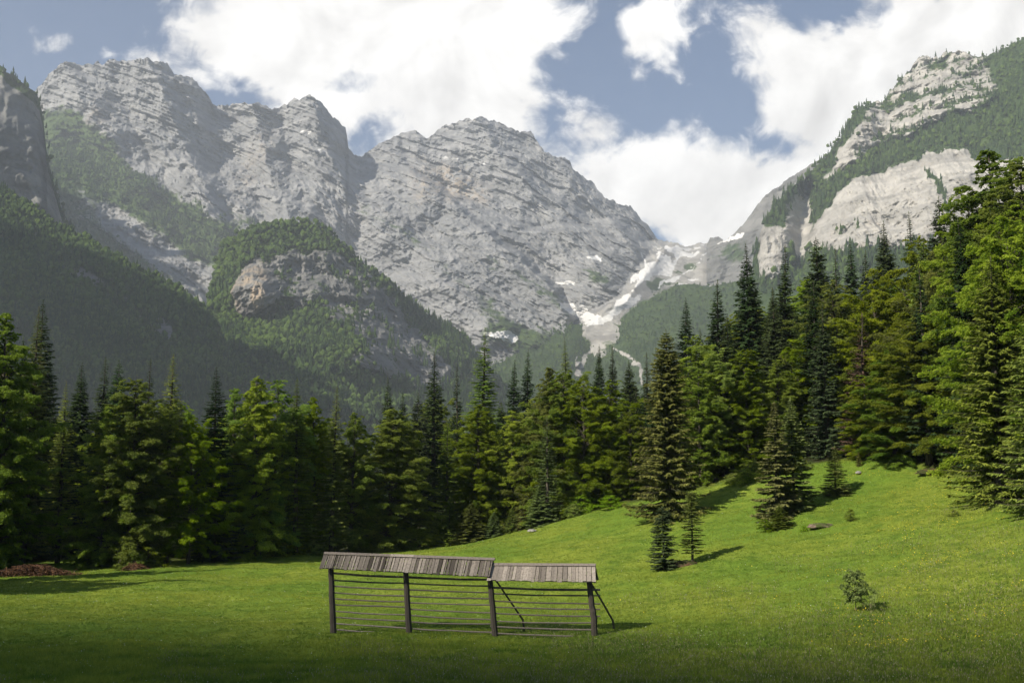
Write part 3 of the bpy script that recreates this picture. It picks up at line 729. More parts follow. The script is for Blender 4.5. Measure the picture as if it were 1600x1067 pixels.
def conifer(H, R, seed, droop=.35, whorl=.46, per=6, spray=.78, dens=1.0, bare=.03, shape=.85, name='spruce', hang=.55, lift=.25, mat=None, gap=.08, wid=.32):
    """trunk mesh and crown mesh of a spruce, fir or larch"""
    r = np.random.default_rng(seed)
    g = Geo(); tr = Geo()
    nz = 9; zz = np.linspace(-.4, H, nz); wob = np.cumsum(r.normal(0, .01 * H / 10, (nz, 2)), 0) * .6
    tr.tube(np.c_[wob, zz], np.maximum(.016 * H * (1 - np.clip(zz, 0, H) / H) ** .9, .012) + .004, 7)
    C = []; A = []; N = []; L = []; Wd = []; T = []
    z = bare * H
    while z < H * .985:
        k = z / H
        nb = per + r.integers(-1, 2)
        a0 = r.uniform(0, 6.28)
        prof = (1 - k) ** shape * min(1.0, .80 + (k - bare) * 3.0)
        for j in range(nb):
            if r.random() < gap: continue
            az = a0 + 6.283 * j / nb + r.normal(0, .25)
            ln = max(.12, R * prof * r.uniform(.68, 1.16)) + .04
            d = np.array([math.cos(az), math.sin(az), 0]); s = np.array([-d[1], d[0], 0])
            dr = droop * r.uniform(.5, 1.4) * (1 - .8 * k)
            m = max(5, int(ln * 19 * dens))
            tt = np.sort(r.uniform(.12, 1, m)); tt[-1] = 1
            zb = z + lift * ln * .3 * (k - .4) + ln * (-dr * tt + dr * .75 * tt ** 2.4 + .55 * np.clip(k - .55, 0, 1) * tt)
            base = np.c_[d[0] * ln * tt, d[1] * ln * tt, zb] + [np.interp(z, zz, wob[:, 0]), np.interp(z, zz, wob[:, 1]), 0]
            side = r.choice([-1, 1], m) * r.uniform(.25, 1.0, m)
            wl = spray * (.55 + .45 * min(1, ln / 2.2)) * r.uniform(.6, 1.25, m) * (1.15 - .55 * tt) * min(1, .35 + ln / 2)
            ax = d * r.uniform(.4, 1.0, m)[:, None] + s * side[:, None] + np.array([0, 0, -1]) * (hang * r.uniform(.2, 1.4, m) * (1 - .4 * k))[:, None]
            ax = unit(ax)
            C.append(base + ax * wl[:, None] * .42 + r.normal(0, .03 * spray, (m, 3)))
            A.append(ax); N.append(unit(np.array([0, 0, 1.0]) + .5 * d + r.normal(0, .45, (m, 3))))
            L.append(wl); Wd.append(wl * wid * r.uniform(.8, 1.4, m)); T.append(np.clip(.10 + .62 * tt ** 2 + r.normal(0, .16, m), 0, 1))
            # twigs carrying them
            q = np.linspace(0, 1, 4); zq = z + ln * (-dr * q + dr * .75 * q ** 2.4 + .55 * max(k - .55, 0) * q) + lift * ln * .3 * (k - .4)
            if ln > .5: tr.tube(np.c_[d[0] * ln * q * .93, d[1] * ln * q * .93, zq], .012 * ln * (1.1 - q) + .004, 3, cap=False)
        z += whorl * r.uniform(.75, 1.3) * (.45 + .55 * (1 - k)) * max(.25, min(1, H / 14))
    # leader
    m = 10; tt = np.linspace(0, 1, m)
    C.append(np.c_[r.normal(0, .03, m), r.normal(0, .03, m), H * (.96 + .04 * tt)]); A.append(unit(np.c_[r.normal(0, .6, m), r.normal(0, .6, m), np.ones(m)])); N.append(unit(r.normal(0, 1, (m, 3))))
    L.append(np.full(m, .4 * spray)); Wd.append(np.full(m, .1 * spray)); T.append(np.full(m, .8))
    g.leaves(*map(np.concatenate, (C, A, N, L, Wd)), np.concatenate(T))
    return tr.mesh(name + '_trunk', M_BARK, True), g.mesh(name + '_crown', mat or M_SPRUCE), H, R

def broadleaf(H, R, seed, bare=.12, top=1.0, leaf=.205, dens=2.1, name='beech', mat=None, flat=.5, nbr=190, peak=.30, forks=1):
    """layered broad-leaved crown: sprays of leaves spread in near-level fans, thinning to a pointed top"""
    r = np.random.default_rng(seed)
    g = Geo(); tr = Geo()
    nz = 10; zz = np.linspace(-.4, H * .97, nz); wob = np.cumsum(r.normal(0, .018 * H / 10, (nz, 2)), 0)
    tr.tube(np.c_[wob, zz], np.maximum(.014 * H * (1 - np.clip(zz, 0, H) / H) ** .8, .01) + .006, 7)
    lob = r.uniform(0, 6.28, 4); la = r.uniform(.06, .20, 4)
    C = []; A = []; N = []; L = []; Wd = []; T = []
    for i in range(nbr):
        k = bare + (1 - bare) * ((i + r.random()) / nbr) ** .92 * .985
        kk = (k - bare) / (1 - bare)
        prof = np.interp(kk, [0, .08, peak, .6, .85, 1], [.66, .92, 1, .76, .40, .05]) ** top
        az = i * 2.399 + r.normal(0, .6)
        lobe = 1 + sum(la[q] * math.sin((q + 1) * az + lob[q] + kk * 6) for q in range(4))
        ln = max(.25, R * prof * lobe * r.uniform(.45, 1.2))
        d = np.array([math.cos(az), math.sin(az), 0]); s = np.array([-d[1], d[0], 0])
        rise = r.uniform(.0, .75) + kk * .9; sag = r.uniform(.2, .75)
        z0 = max(.3, k * H - ln * (.25 + .3 * (rise - sag)) * (1 - .6 * kk))
        c0 = np.array([np.interp(z0, zz, wob[:, 0]), np.interp(z0, zz, wob[:, 1]), 0])
        q = np.linspace(0, 1, 5)
        bp = np.c_[d[0] * ln * q, d[1] * ln * q, z0 + ln * (rise * q - sag * q ** 2)] + c0
        bp[1:, :2] += np.cumsum(r.normal(0, .04 * ln, (4, 2)), 0)
        tr.tube(bp, .014 * ln * (1.15 - q) + .006, 4, cap=False)
        nf = max(2, int(ln * 2.6))
        tip = r.normal(0, .14)
        for f in range(nf):
            ft = r.uniform(.25, 1.0) if f else 1.0
            fc = np.array([np.interp(ft, q, bp[:, c]) for c in range(3)])
            fd = unit(d + s * r.uniform(-1.2, 1.2) + np.array([0, 0, r.normal(-.12, .35)])); fs = unit(np.cross(fd, [0, 0, 1.0]) + np.array([0, 0, r.normal(0, .3)]))
            fn = np.cross(fs, fd)
            fl = r.uniform(.45, 1.0) * min(1.25, .35 + ln * .28)
            m = int(64 * dens * fl + 8)
            x = r.uniform(-.2, 1, m) * fl; y = r.normal(0, .28, m) * fl * (1.05 - .6 * np.clip(x / fl, 0, 1))
            C.append(fc + fd * x[:, None] + fs * y[:, None] + fn * (r.normal(0, .09, m) * fl - .25 * y * y / fl - .18 * np.clip(x, 0, 9) ** 2 / fl)[:, None])
            A.append(unit(fd + fs * r.normal(0, .8, m)[:, None] + np.array([0, 0, -.4]) + r.normal(0, .25, (m, 3))))
            N.append(unit(np.array([0, 0, 1.0]) * flat + .5 * d + r.normal(0, .5, (m, 3))))
            ll = leaf * r.uniform(.6, 1.3, m)
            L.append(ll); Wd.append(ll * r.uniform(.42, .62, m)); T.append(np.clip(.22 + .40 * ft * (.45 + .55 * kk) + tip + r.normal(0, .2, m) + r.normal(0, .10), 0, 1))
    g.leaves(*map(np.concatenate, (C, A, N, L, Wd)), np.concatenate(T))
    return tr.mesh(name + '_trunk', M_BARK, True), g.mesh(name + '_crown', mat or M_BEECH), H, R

PROTO = {
    'spruce': [conifer(26, 4.5, 101), conifer(26, 4.1, 102, droop=.45, gap=.2), conifer(26, 5.0, 103, per=7, shape=.95), conifer(26, 3.7, 104, droop=.5, gap=.16), conifer(26, 4.4, 105, droop=.6, gap=.22, hang=.8, bare=.12, shape=.7), conifer(26, 3.9, 106, droop=.25, gap=.28, bare=.06, per=5, shape=1.0)],
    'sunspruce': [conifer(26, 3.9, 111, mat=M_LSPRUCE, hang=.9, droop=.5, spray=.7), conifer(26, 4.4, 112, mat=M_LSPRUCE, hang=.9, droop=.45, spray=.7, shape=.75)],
    'conespruce': [conifer(19, 3.7, 121, mat=M_CONES, hang=.8, droop=.4, spray=.62, per=8, shape=.62, dens=1.9, bare=.02)],
    'slimspruce': [conifer(15, 1.8, 122, mat=M_LSPRUCE, hang=.7, droop=.5, spray=.5, shape=.55, gap=.15)],
    'young': [conifer(8, 2.0, 131, mat=M_LSPRUCE, spray=.6, dens=3.8, per=8, droop=.2, hang=.3, lift=.8, bare=.01, whorl=.5), conifer(8, 1.9, 132, mat=M_CONES, spray=.6, dens=3.8, per=8, droop=.25, hang=.35, lift=.8, bare=.01, whorl=.46, gap=.2),
              conifer(4, 1.5, 133, mat=M_LSPRUCE, spray=.42, dens=4.5, per=8, droop=.12, hang=.2, lift=1.2, bare=.01, whorl=.42)],
    'larch': [conifer(26, 4.0, 141, mat=M_LARCH, spray=.7, droop=.3, hang=.5, gap=.15, bare=.10, wid=.26, dens=1.1), conifer(26, 3.6, 142, mat=M_LARCH, spray=.7, droop=.35, gap=.2, bare=.08, wid=.26, dens=1.1)],
    'beech': [broadleaf(22, 5.0, 201, bare=.08), broadleaf(22, 4.5, 202, peak=.22, bare=.05), broadleaf(22, 5.4, 203, peak=.4, bare=.12), broadleaf(22, 4.7, 204, peak=.3, bare=.03), broadleaf(22, 4.9, 205, peak=.26, bare=.03)],
    'tallbeech': [broadleaf(26, 5.0, 206, bare=.02, peak=.20, nbr=330, top=1.15), broadleaf(26, 4.6, 207, bare=.02, peak=.16, nbr=320, top=1.2), broadleaf(26, 5.2, 208, bare=.02, peak=.24, nbr=330, top=1.1)],
    'dead': [conifer(20, 2.6, 151, mat=M_DEAD, dens=.8, gap=.15, spray=.6)],
    'bush': [broadleaf(2.4, 1.3, 211, bare=.0, leaf=.16, nbr=60, peak=.35, dens=1.2, name='bush', mat=M_BEECH), broadleaf(2.0, 1.4, 212, bare=.0, leaf=.15, nbr=54, peak=.3, dens=1.2, name='bush', mat=M_BEECH)],
}
for k in ('sapling', ): PROTO[k] = [conifer(4.8, .75, 161, mat=M_LARCH, spray=.46, dens=7.0, droop=.05, hang=.15, lift=.6, bare=.18, whorl=.5, gap=.25, shape=.35),
                                    conifer(4.6, .95, 162, mat=M_SPRUCE, spray=.46, dens=4.0, droop=.3, hang=.4, bare=.06, whorl=.42, gap=.3, shape=.45),
                                    broadleaf(2.1, .80, 163, bare=.34, leaf=.14, nbr=40, peak=.34, dens=1.9, name='sapling', mat=M_LSPRUCE, flat=.6)]
KINDS = {'spruce': ('spruce_tree', 'spruce'), 'sunspruce': ('spruce_tree', 'spruce'), 'conespruce': ('spruce_tree', 'spruce'), 'slimspruce': ('spruce_tree', 'spruce'), 'young': ('young_spruce', 'spruce'),
         'larch': ('larch_tree', 'larch'), 'beech': ('beech_tree', 'beech'), 'tallbeech': ('beech_tree', 'beech'), 'dead': ('dead_spruce', 'dead tree'), 'bush': ('bush', 'bush'), 'sapling': ('sapling', 'sapling')}
_used = {}
def tree(kind, px, top, Y, label, width=1.0, variant=None, group=None, rot=None, name=None, cat=None, x=None, h=None):
    vs = PROTO[kind]
    _used[kind] = _used.get(kind, 0) + 1
    tm, cm, H, R = vs[(_used[kind] if variant is None else variant) % len(vs)]
    xx = (px - CX) / F * Y * (1 / float(cp)) if x is None else x
    if x is None:
        xx = float(P(px, (top if top else 800) , Y)[0])
    zz = float(height(xx, Y)) - .05
    if h is None: h = float(P(px, top, Y)[2]) - zz
    nm, ct = KINDS[kind]
    r = empty(name or nm, (xx, Y, zz), label=label, category=cat or ct)
    if group: r['group'] = group
    sz = h / H
    sx = width * (sz ** .55)
    r.scale = (sx, sx, sz)
    r.rotation_euler = (random.gauss(0, .018), random.gauss(0, .018), random.uniform(0, 6.28) if rot is None else rot)
    link('trunk', tm, r)
    link('crown', cm, r)
    return r

G_EDGE = 'trees along the rim of the meadow'
TREES = [
 # kind, px, top, Y, width, label  -- left wood
 ('tallbeech', 14, 486, 92, 1.0, 'leftmost tall pale-topped tree at the left edge of the photo'),
 ('larch', 54, 478, 95, .9, 'second pale pointed tree from the left edge, its crown merging with the leftmost'),
 ('spruce', 66, 470, 106, 1.0, 'dark spruce peeping out right behind the two pale trees at the left edge'),
 ('larch', 103, 596, 99, .75, 'small light green tree in the gap right of the tall left-edge pair'),
 ('spruce', 128, 566, 120, 1.0, 'dark spruce behind the small light tree of the left wood, left of a darker pair'),
 ('spruce', 160, 558, 124, 1.0, 'taller of the dark spruce pair left of the sunny double-topped crown'),
 ('spruce', 186, 562, 122, .9, 'right one of the dark spruce pair left of the sunny double-topped crown'),
 ('beech', 168, 632, 96, .85, 'lower leafy tree leaning on the left flank of the sunny double crown'),
 ('tallbeech', 212, 590, 97, 1.0, 'sunny leafy tree forming the left half of the bright crown in the left wood'),
 ('larch', 268, 553, 99, 1.15, 'tallest sunlit larch of the left wood, bright and feathery'),
 ('spruce', 232, 560, 118, .9, 'dark spruce tip between the two sunny tops of the left wood'),
 ('beech', 302, 655, 99, .8, 'shaded low beech right under the tallest sunny larch of the left wood'),
 ('spruce', 340, 574, 103, .95, 'dark spruce standing between the sunny larch and the row of rounded beeches on the left'),
 ('beech', 372, 604, 108, .8, 'narrow beech just right of the dark spruce in the left wood'),
 ('tallbeech', 402, 588, 106, .95, 'rounded beech with the highest top in the middle of the left wood'),
 ('beech', 428, 592, 109, .85, 'beech close beside the highest rounded beech of the left wood'),
 ('larch', 468, 590, 108, .85, 'cone-shaped feathery tree just right of the highest rounded beeches of the left wood'),
 ('tallbeech', 494, 618, 112, .8, 'shorter beech tucked between two cone-shaped trees of the left wood'),
 ('larch', 522, 602, 110, .85, 'cone-shaped feathery tree left of the spruce pair in the middle'),
 ('beech', 550, 645, 113, .8, 'shaded beech filling the dark gap left of the big layered beech by the rack'),
 ('spruce', 607, 588, 136, .8, 'slim dark spruce rising behind the big layered beech'),
 ('spruce', 628, 612, 132, .85, 'lower dark spruce right behind the big layered beech'),
 ('tallbeech', 607, 638, 116, 1.25, 'big layered beech with sunlit left side standing forward behind the hay rack'),
 # middle
 ('spruce', 678, 550, 142, 1.1, 'broad dark cone-shaped spruce left of the tall feathery larch'),
 ('spruce', 650, 612, 136, .9, 'low dark spruce between the big layered beech and the broad dark spruce'),
 ('spruce', 716, 570, 150, .85, 'dark spruce half hidden just left of the tall feathery larch'),
 ('larch', 752, 512, 126, 1.15, 'tall feathery pale green larch with a bare trunk line in the middle of the wood'),
 ('larch', 700, 655, 120, .95, 'smaller larch below and left of the tall feathery larch'),
 ('tallbeech', 748, 630, 121, .95, 'bright yellow-green beech right under the tall feathery larch'),
 ('beech', 800, 640, 121, .95, 'shaded beech right of the bright yellow-green one under the larch'),
 ('spruce', 798, 562, 152, .8, 'left one of two dark spruce tips right of the tall larch'),
 ('spruce', 822, 546, 154, .85, 'right and taller one of two dark spruce tips right of the tall larch'),
 ('tallbeech', 850, 572, 119, .9, 'left and brightest crown of the big beech group in the centre'),
 ('beech', 880, 582, 118, .95, 'middle crown of the big beech group in the centre'),
 ('larch', 887, 527, 152, .8, 'thin pale larch top sticking out behind the central beech group'),
 ('beech', 912, 590, 116, 1.0, 'beech with bright level sprays on the right of the central group'),
 ('beech', 948, 592, 117, .95, 'rightmost and darkest crown of the central beech group'),
 ('spruce', 932, 538, 172, .75, 'left one of two small spruce tips in front of the white gravel gully'),
 ('spruce', 957, 538, 170, .75, 'right one of two small spruce tips in front of the white gravel gully'),
 ('spruce', 986, 562, 150, .85, 'dark spruce right of the two small tips below the gravel gully'),
 ('spruce', 1010, 550, 142, .9, 'dark spruce directly left of the big cone-laden spruce'),
 ('beech', 985, 640, 114, .85, 'shaded beech in the dark corner left of the cone-laden spruce'),
 ('slimspruce', 855, 652, 112, 1.1, 'slender light spruce standing in front of the central beech group'),
 # right
 ('conespruce', 1040, 515, 95, 1.05, 'big brownish cone-laden spruce standing free on the crest of the meadow'),
 ('spruce', 1068, 466, 128, .9, 'first and lowest of the dark spruces stepping up right of the cone-laden one'),
 ('spruce', 1119, 438, 130, 1.05, 'second dark spruce stepping up toward the right cliffs'),
 ('spruce', 1169, 380, 126, 1.05, 'third of the dark stepping spruces, tall with a slim tip before the grey ridge'),
 ('spruce', 1217, 383, 126, .95, 'fourth of the dark stepping spruces, in front of the left foot of the cliffs'),
 ('spruce', 1278, 368, 126, 1.0, 'tall dark spruce below the left end of the bright cliff'),
 ('spruce', 1302, 384, 130, .9, 'dark spruce just right of the tall one below the bright cliff'),
 ('spruce', 1330, 378, 132, .85, 'short dark spruce tip midway under the bright cliff'),
 ('spruce', 1348, 392, 128, .85, 'dark spruce tip left of the broad one under the bright cliff'),
 ('spruce', 1379, 346, 122, 1.1, 'broad dark spruce standing highest against the bright cliff'),
 ('spruce', 1432, 330, 118, .8, 'thin spruce against the cliff left of the tall bright beeches'),
 ('spruce', 1466, 305, 116, 1.0, 'dark spruce close behind the top of the tall bright beeches'),
 ('beech', 1092, 575, 108, .9, 'dim beech right beside the cone-laden spruce'),
 ('beech', 1128, 542, 110, .95, 'dim beech under the second stepping spruce'),
 ('tallbeech', 1168, 545, 109, 1.0, 'dim beech under the third stepping spruce, behind the twin spruces'),
 ('beech', 1212, 560, 110, .95, 'dim beech directly behind the tips of the twin spruces'),
 ('beech', 1262, 520, 112, .95, 'dark beech right of the twin spruces, in the shady hollow'),
 ('beech', 1305, 500, 112, 1.0, 'dark beech behind the small lone spruce on the slope'),
 ('dead', 1337, 490, 101, 1.3, 'reddish brown dying spruce among the green beeches'),
 ('beech', 1352, 590, 99, .95, 'beech at the left end of the sunny group on the slope'),
 ('tallbeech', 1392, 540, 97, 1.1, 'broad sunny beech with level sprays down to the meadow'),
 ('beech', 1440, 490, 94, 1.1, 'sunny beech beside the brown earth patch at the top of the slope'),
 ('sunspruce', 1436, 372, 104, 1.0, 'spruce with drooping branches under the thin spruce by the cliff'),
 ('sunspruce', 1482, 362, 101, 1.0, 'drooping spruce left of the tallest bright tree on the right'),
 ('tallbeech', 1545, 226, 90, 1.15, 'tallest bright green tree on the right, reaching over the cliff'),
 ('tallbeech', 1512, 300, 92, .9, 'bright beech on the left shoulder of the tallest green tree'),
 ('tallbeech', 1598, 250, 87, 1.1, 'bright tall tree cut by the right edge of the photo'),
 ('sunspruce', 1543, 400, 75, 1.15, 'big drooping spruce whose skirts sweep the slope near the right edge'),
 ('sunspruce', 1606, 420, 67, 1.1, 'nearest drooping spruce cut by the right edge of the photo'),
 # on the meadow
 ('young', 1209, 628, 86, 1.0, 'left one of the twin spruces on the slope, brownish and a touch shorter'),
 ('young', 1236, 622, 87.5, .98, 'right one of the twin spruces on the slope, greener with long lower branches'),
 ('young', 1303, 697, 90, 1.0, 'small lone spruce on the slope right of the twin spruces'),
 ('young', 1341, 704, 97, .45, 'tiny thin spruce at the upper rim of the slope'),
 ('young', 1218, 790, 82.5, 1.25, 'very small bright spruce at the foot of the twin spruces'),
 ('sapling', 1036, 792, 75, 1.25, 'ragged dark sapling left of the earth mound on the slope'),
 ('sapling', 1080, 768, 75.5, 1.2, 'thin pale larch sapling rising behind the earth mound'),
 ('sapling', 1335, 893, 56, .70, 'lone small leafy sapling in the lower right of the meadow'),
 # edge scrub in the middle
 ('young', 702, 776, 116, .85, 'slim young spruce at the wood edge above the hay rack roof'),
 ('young', 736, 786, 116, 1.5, 'bushy young spruce in the middle of the wood-edge scrub'),
 ('young', 772, 800, 115.5, 1.2, 'young spruce right of the bushy one at the wood edge'),
 ('young', 800, 792, 115, .9, 'pointed small spruce fourth along the wood-edge scrub'),
 ('young', 818, 786, 114.5, .9, 'small spruce left of the slender light spruce at the wood edge'),
 ('young', 846, 756, 112.5, 1.5, 'dense young spruce at the foot of the slender light spruce'),
 ('bush', 660, 828, 117, 1.3, 'round bright bush behind the hay rack ridge at the wood edge'),
 ('bush', 682, 836, 116.5, 1.1, 'low bush right of the round bright bush behind the hay rack'),
 ('bush', 898, 788, 111.5, 1.1, 'bright bush by itself where the slope meets the central wood'),
 ('bush', 1196, 812, 82, .7, 'low dark bush left of the very small bright spruce'),
 ('bush', 1256, 822, 80, .5, 'reddish low bush left of the rock on the slope'),
 ('bush', 1328, 796, 80, .5, 'dark little bush alone on the slope below the small lone spruce'),
 ('bush', 1490, 796, 74, .6, 'green little bush on the slope below the drooping spruce'),
 ('bush', 232, 856, 95, 1.2, 'bush at the shady foot of the left wood beside the brush pile'),
 ('bush', 208, 862, 93.5, .9, 'low bush at the left wood edge by a pale stub'),
]
def plant_trees():
    VAR = {'ragged': 1, 'thin pale larch': 0, 'lone small leafy': 2, 'very small bright spruce': 2, 'bushy young': 2, 'round bright': 0, 'young spruce right of the bushy': 2, 'dense young': 2, 'small lone spruce': 0, 'left one of the twin': 1, 'right one of the twin': 0}
    for kind, px, top, Y, w, lab in TREES:
        var = next((v for k, v in VAR.items() if lab.startswith(k)), None)
        tree(kind, px, top, Y, lab, w, var)
    # the packed wood behind the rim trees: only tips and dark gaps of it show
    sky_px = [-200, 0, 60, 110, 160, 250, 340, 400, 470, 520, 570, 610, 640, 680, 715, 752, 800, 850, 890, 940, 1000, 1040, 1120, 1170, 1220, 1280, 1340, 1380, 1430, 1470, 1520, 1560, 1700]
    sky_py = [520, 510, 500, 620, 590, 590, 610, 615, 620, 630, 680, 620, 640, 590, 610, 590, 590, 590, 590, 590, 585, 570, 470, 430, 430, 410, 410, 390, 370, 340, 300, 270, 260]
    r = random.Random(4); spots = []
    tries = 0
    while len(spots) < 150 and tries < 9000:
        tries += 1
        px = r.uniform(-60, 1680)
        Y = float(np.interp(px, rim_px, rim_Y)) + 6 + 62 * r.random() ** 1.3
        x = (px - CX) / F * Y
        if any((x - a) ** 2 + (Y - b) ** 2 < 12 for a, b in spots): continue
        z = float(height(x, Y))
        lim = float(P(px, np.interp(px, sky_px, sky_py) + r.uniform(14, 70), Y)[2]) - z
        h = min(lim, r.uniform(19, 29))
        if h < 9: continue
        spots.append((x, Y))
        if r.random() < .62:
            tree('spruce', None, None, Y, 'dark spruce packed in the shaded depth of the wood, mostly hidden by the rim trees', .95, None, 'spruces packed in the depth of the wood', x=x, h=h)
        else:
            tree('beech', None, None, Y, 'beech packed in the shaded depth of the wood, mostly hidden by the rim trees', .95, None, 'beeches packed in the depth of the wood', x=x, h=h)
    for i in range(34):
        px = r.uniform(-20, 1290); px = px if not 980 < px < 1120 else px - 160
        Y = float(np.interp(px, rim_px, rim_Y)) - r.uniform(-1.5, 1.2)
        tree('bush', None, None, Y, 'low leafy bush of the thin scrub along the shaded foot of the wood', r.uniform(.8, 1.5), None, 'scrub bushes along the foot of the wood', x=(px - CX) / F * Y, h=r.uniform(.8, 2.0))
    # trees of the wood beyond the left edge of the photo, whose shadows lie on the meadow
    for x, Y, h in ((-52, 84, 25), (-50, 90, 22), (-60, 78, 26), (-58, 92, 24), (-56, 70, 25), (-70, 72, 26), (-51, 63, 24), (-55, 66, 26), (-47, 69, 23), (-62, 64, 27), (-48, 76, 25), (-64, 86, 26), (-68, 80, 25), (-72, 92, 26), (-57, 60, 24), (-66, 70, 27), (-76, 84, 26)):
        tree('spruce', None, None, Y, 'spruce of the wood continuing beyond the left edge of the meadow', 1.1, None, 'spruces beyond the left edge of the meadow', x=x, h=h)
    for x, Y, h, k in ((39, 70, 22, 'beech'), (43, 63, 24, 'spruce'), (47, 72, 25, 'spruce'), (44, 80, 24, 'beech'), (52, 66, 25, 'spruce'), (50, 58, 21, 'beech'), (56, 74, 26, 'spruce'), (46, 52, 20, 'spruce'),
                       (58, 60, 25, 'beech'), (64, 68, 26, 'spruce'), (54, 84, 25, 'spruce'), (62, 80, 25, 'beech'), (56, 50, 22, 'spruce'), (66, 56, 24, 'spruce'), (72, 74, 25, 'spruce')):
        nm = 'spruce' if k == 'spruce' else 'beech'
        tree(k, None, None, Y, nm + ' of the wood continuing up the slope beyond the right edge of the meadow', 1.05, None, ('spruces' if k == 'spruce' else 'beeches') + ' beyond the right edge of the meadow', x=x, h=h)
plant_trees()
# ---------------------------------------------------------------- hay rack
t = NT('weathered_wood')
tn = t.attr('tint'); pos = t.pos()
gr = t.noise(1.0, 6, .65, t.scaled(pos, (14, 14, 3)))
c = t.mix(tn, (0.042, 0.034, 0.027), (0.400, 0.340, 0.280))
c = t.mix(t.math('MULTIPLY', t.ramp(gr, .45, .72), .65), c, (0.055, 0.047, 0.040))
M_WOOD = t.surf(bsdf(t, c, .9, t.bump(gr, .5, .02), .15))

AZ = math.radians(9)
EX = np.array([math.cos(AZ), -math.sin(AZ), 0]); NF = np.array([-math.sin(AZ), -math.cos(AZ), 0]); UP = np.array([0, 0, 1.0])
RO = P(521, 988, 58.3)
def rp(px, py, off=0.0):
    """point of the rack's upright plane (or one parallel to it, off metres nearer) along a sight line"""
    a, b = ray(px, py)
    Y = (off + RO @ NF) / (a * NF[0] + NF[1])
    return np.array([a * Y, Y, CAMZ + b * Y])

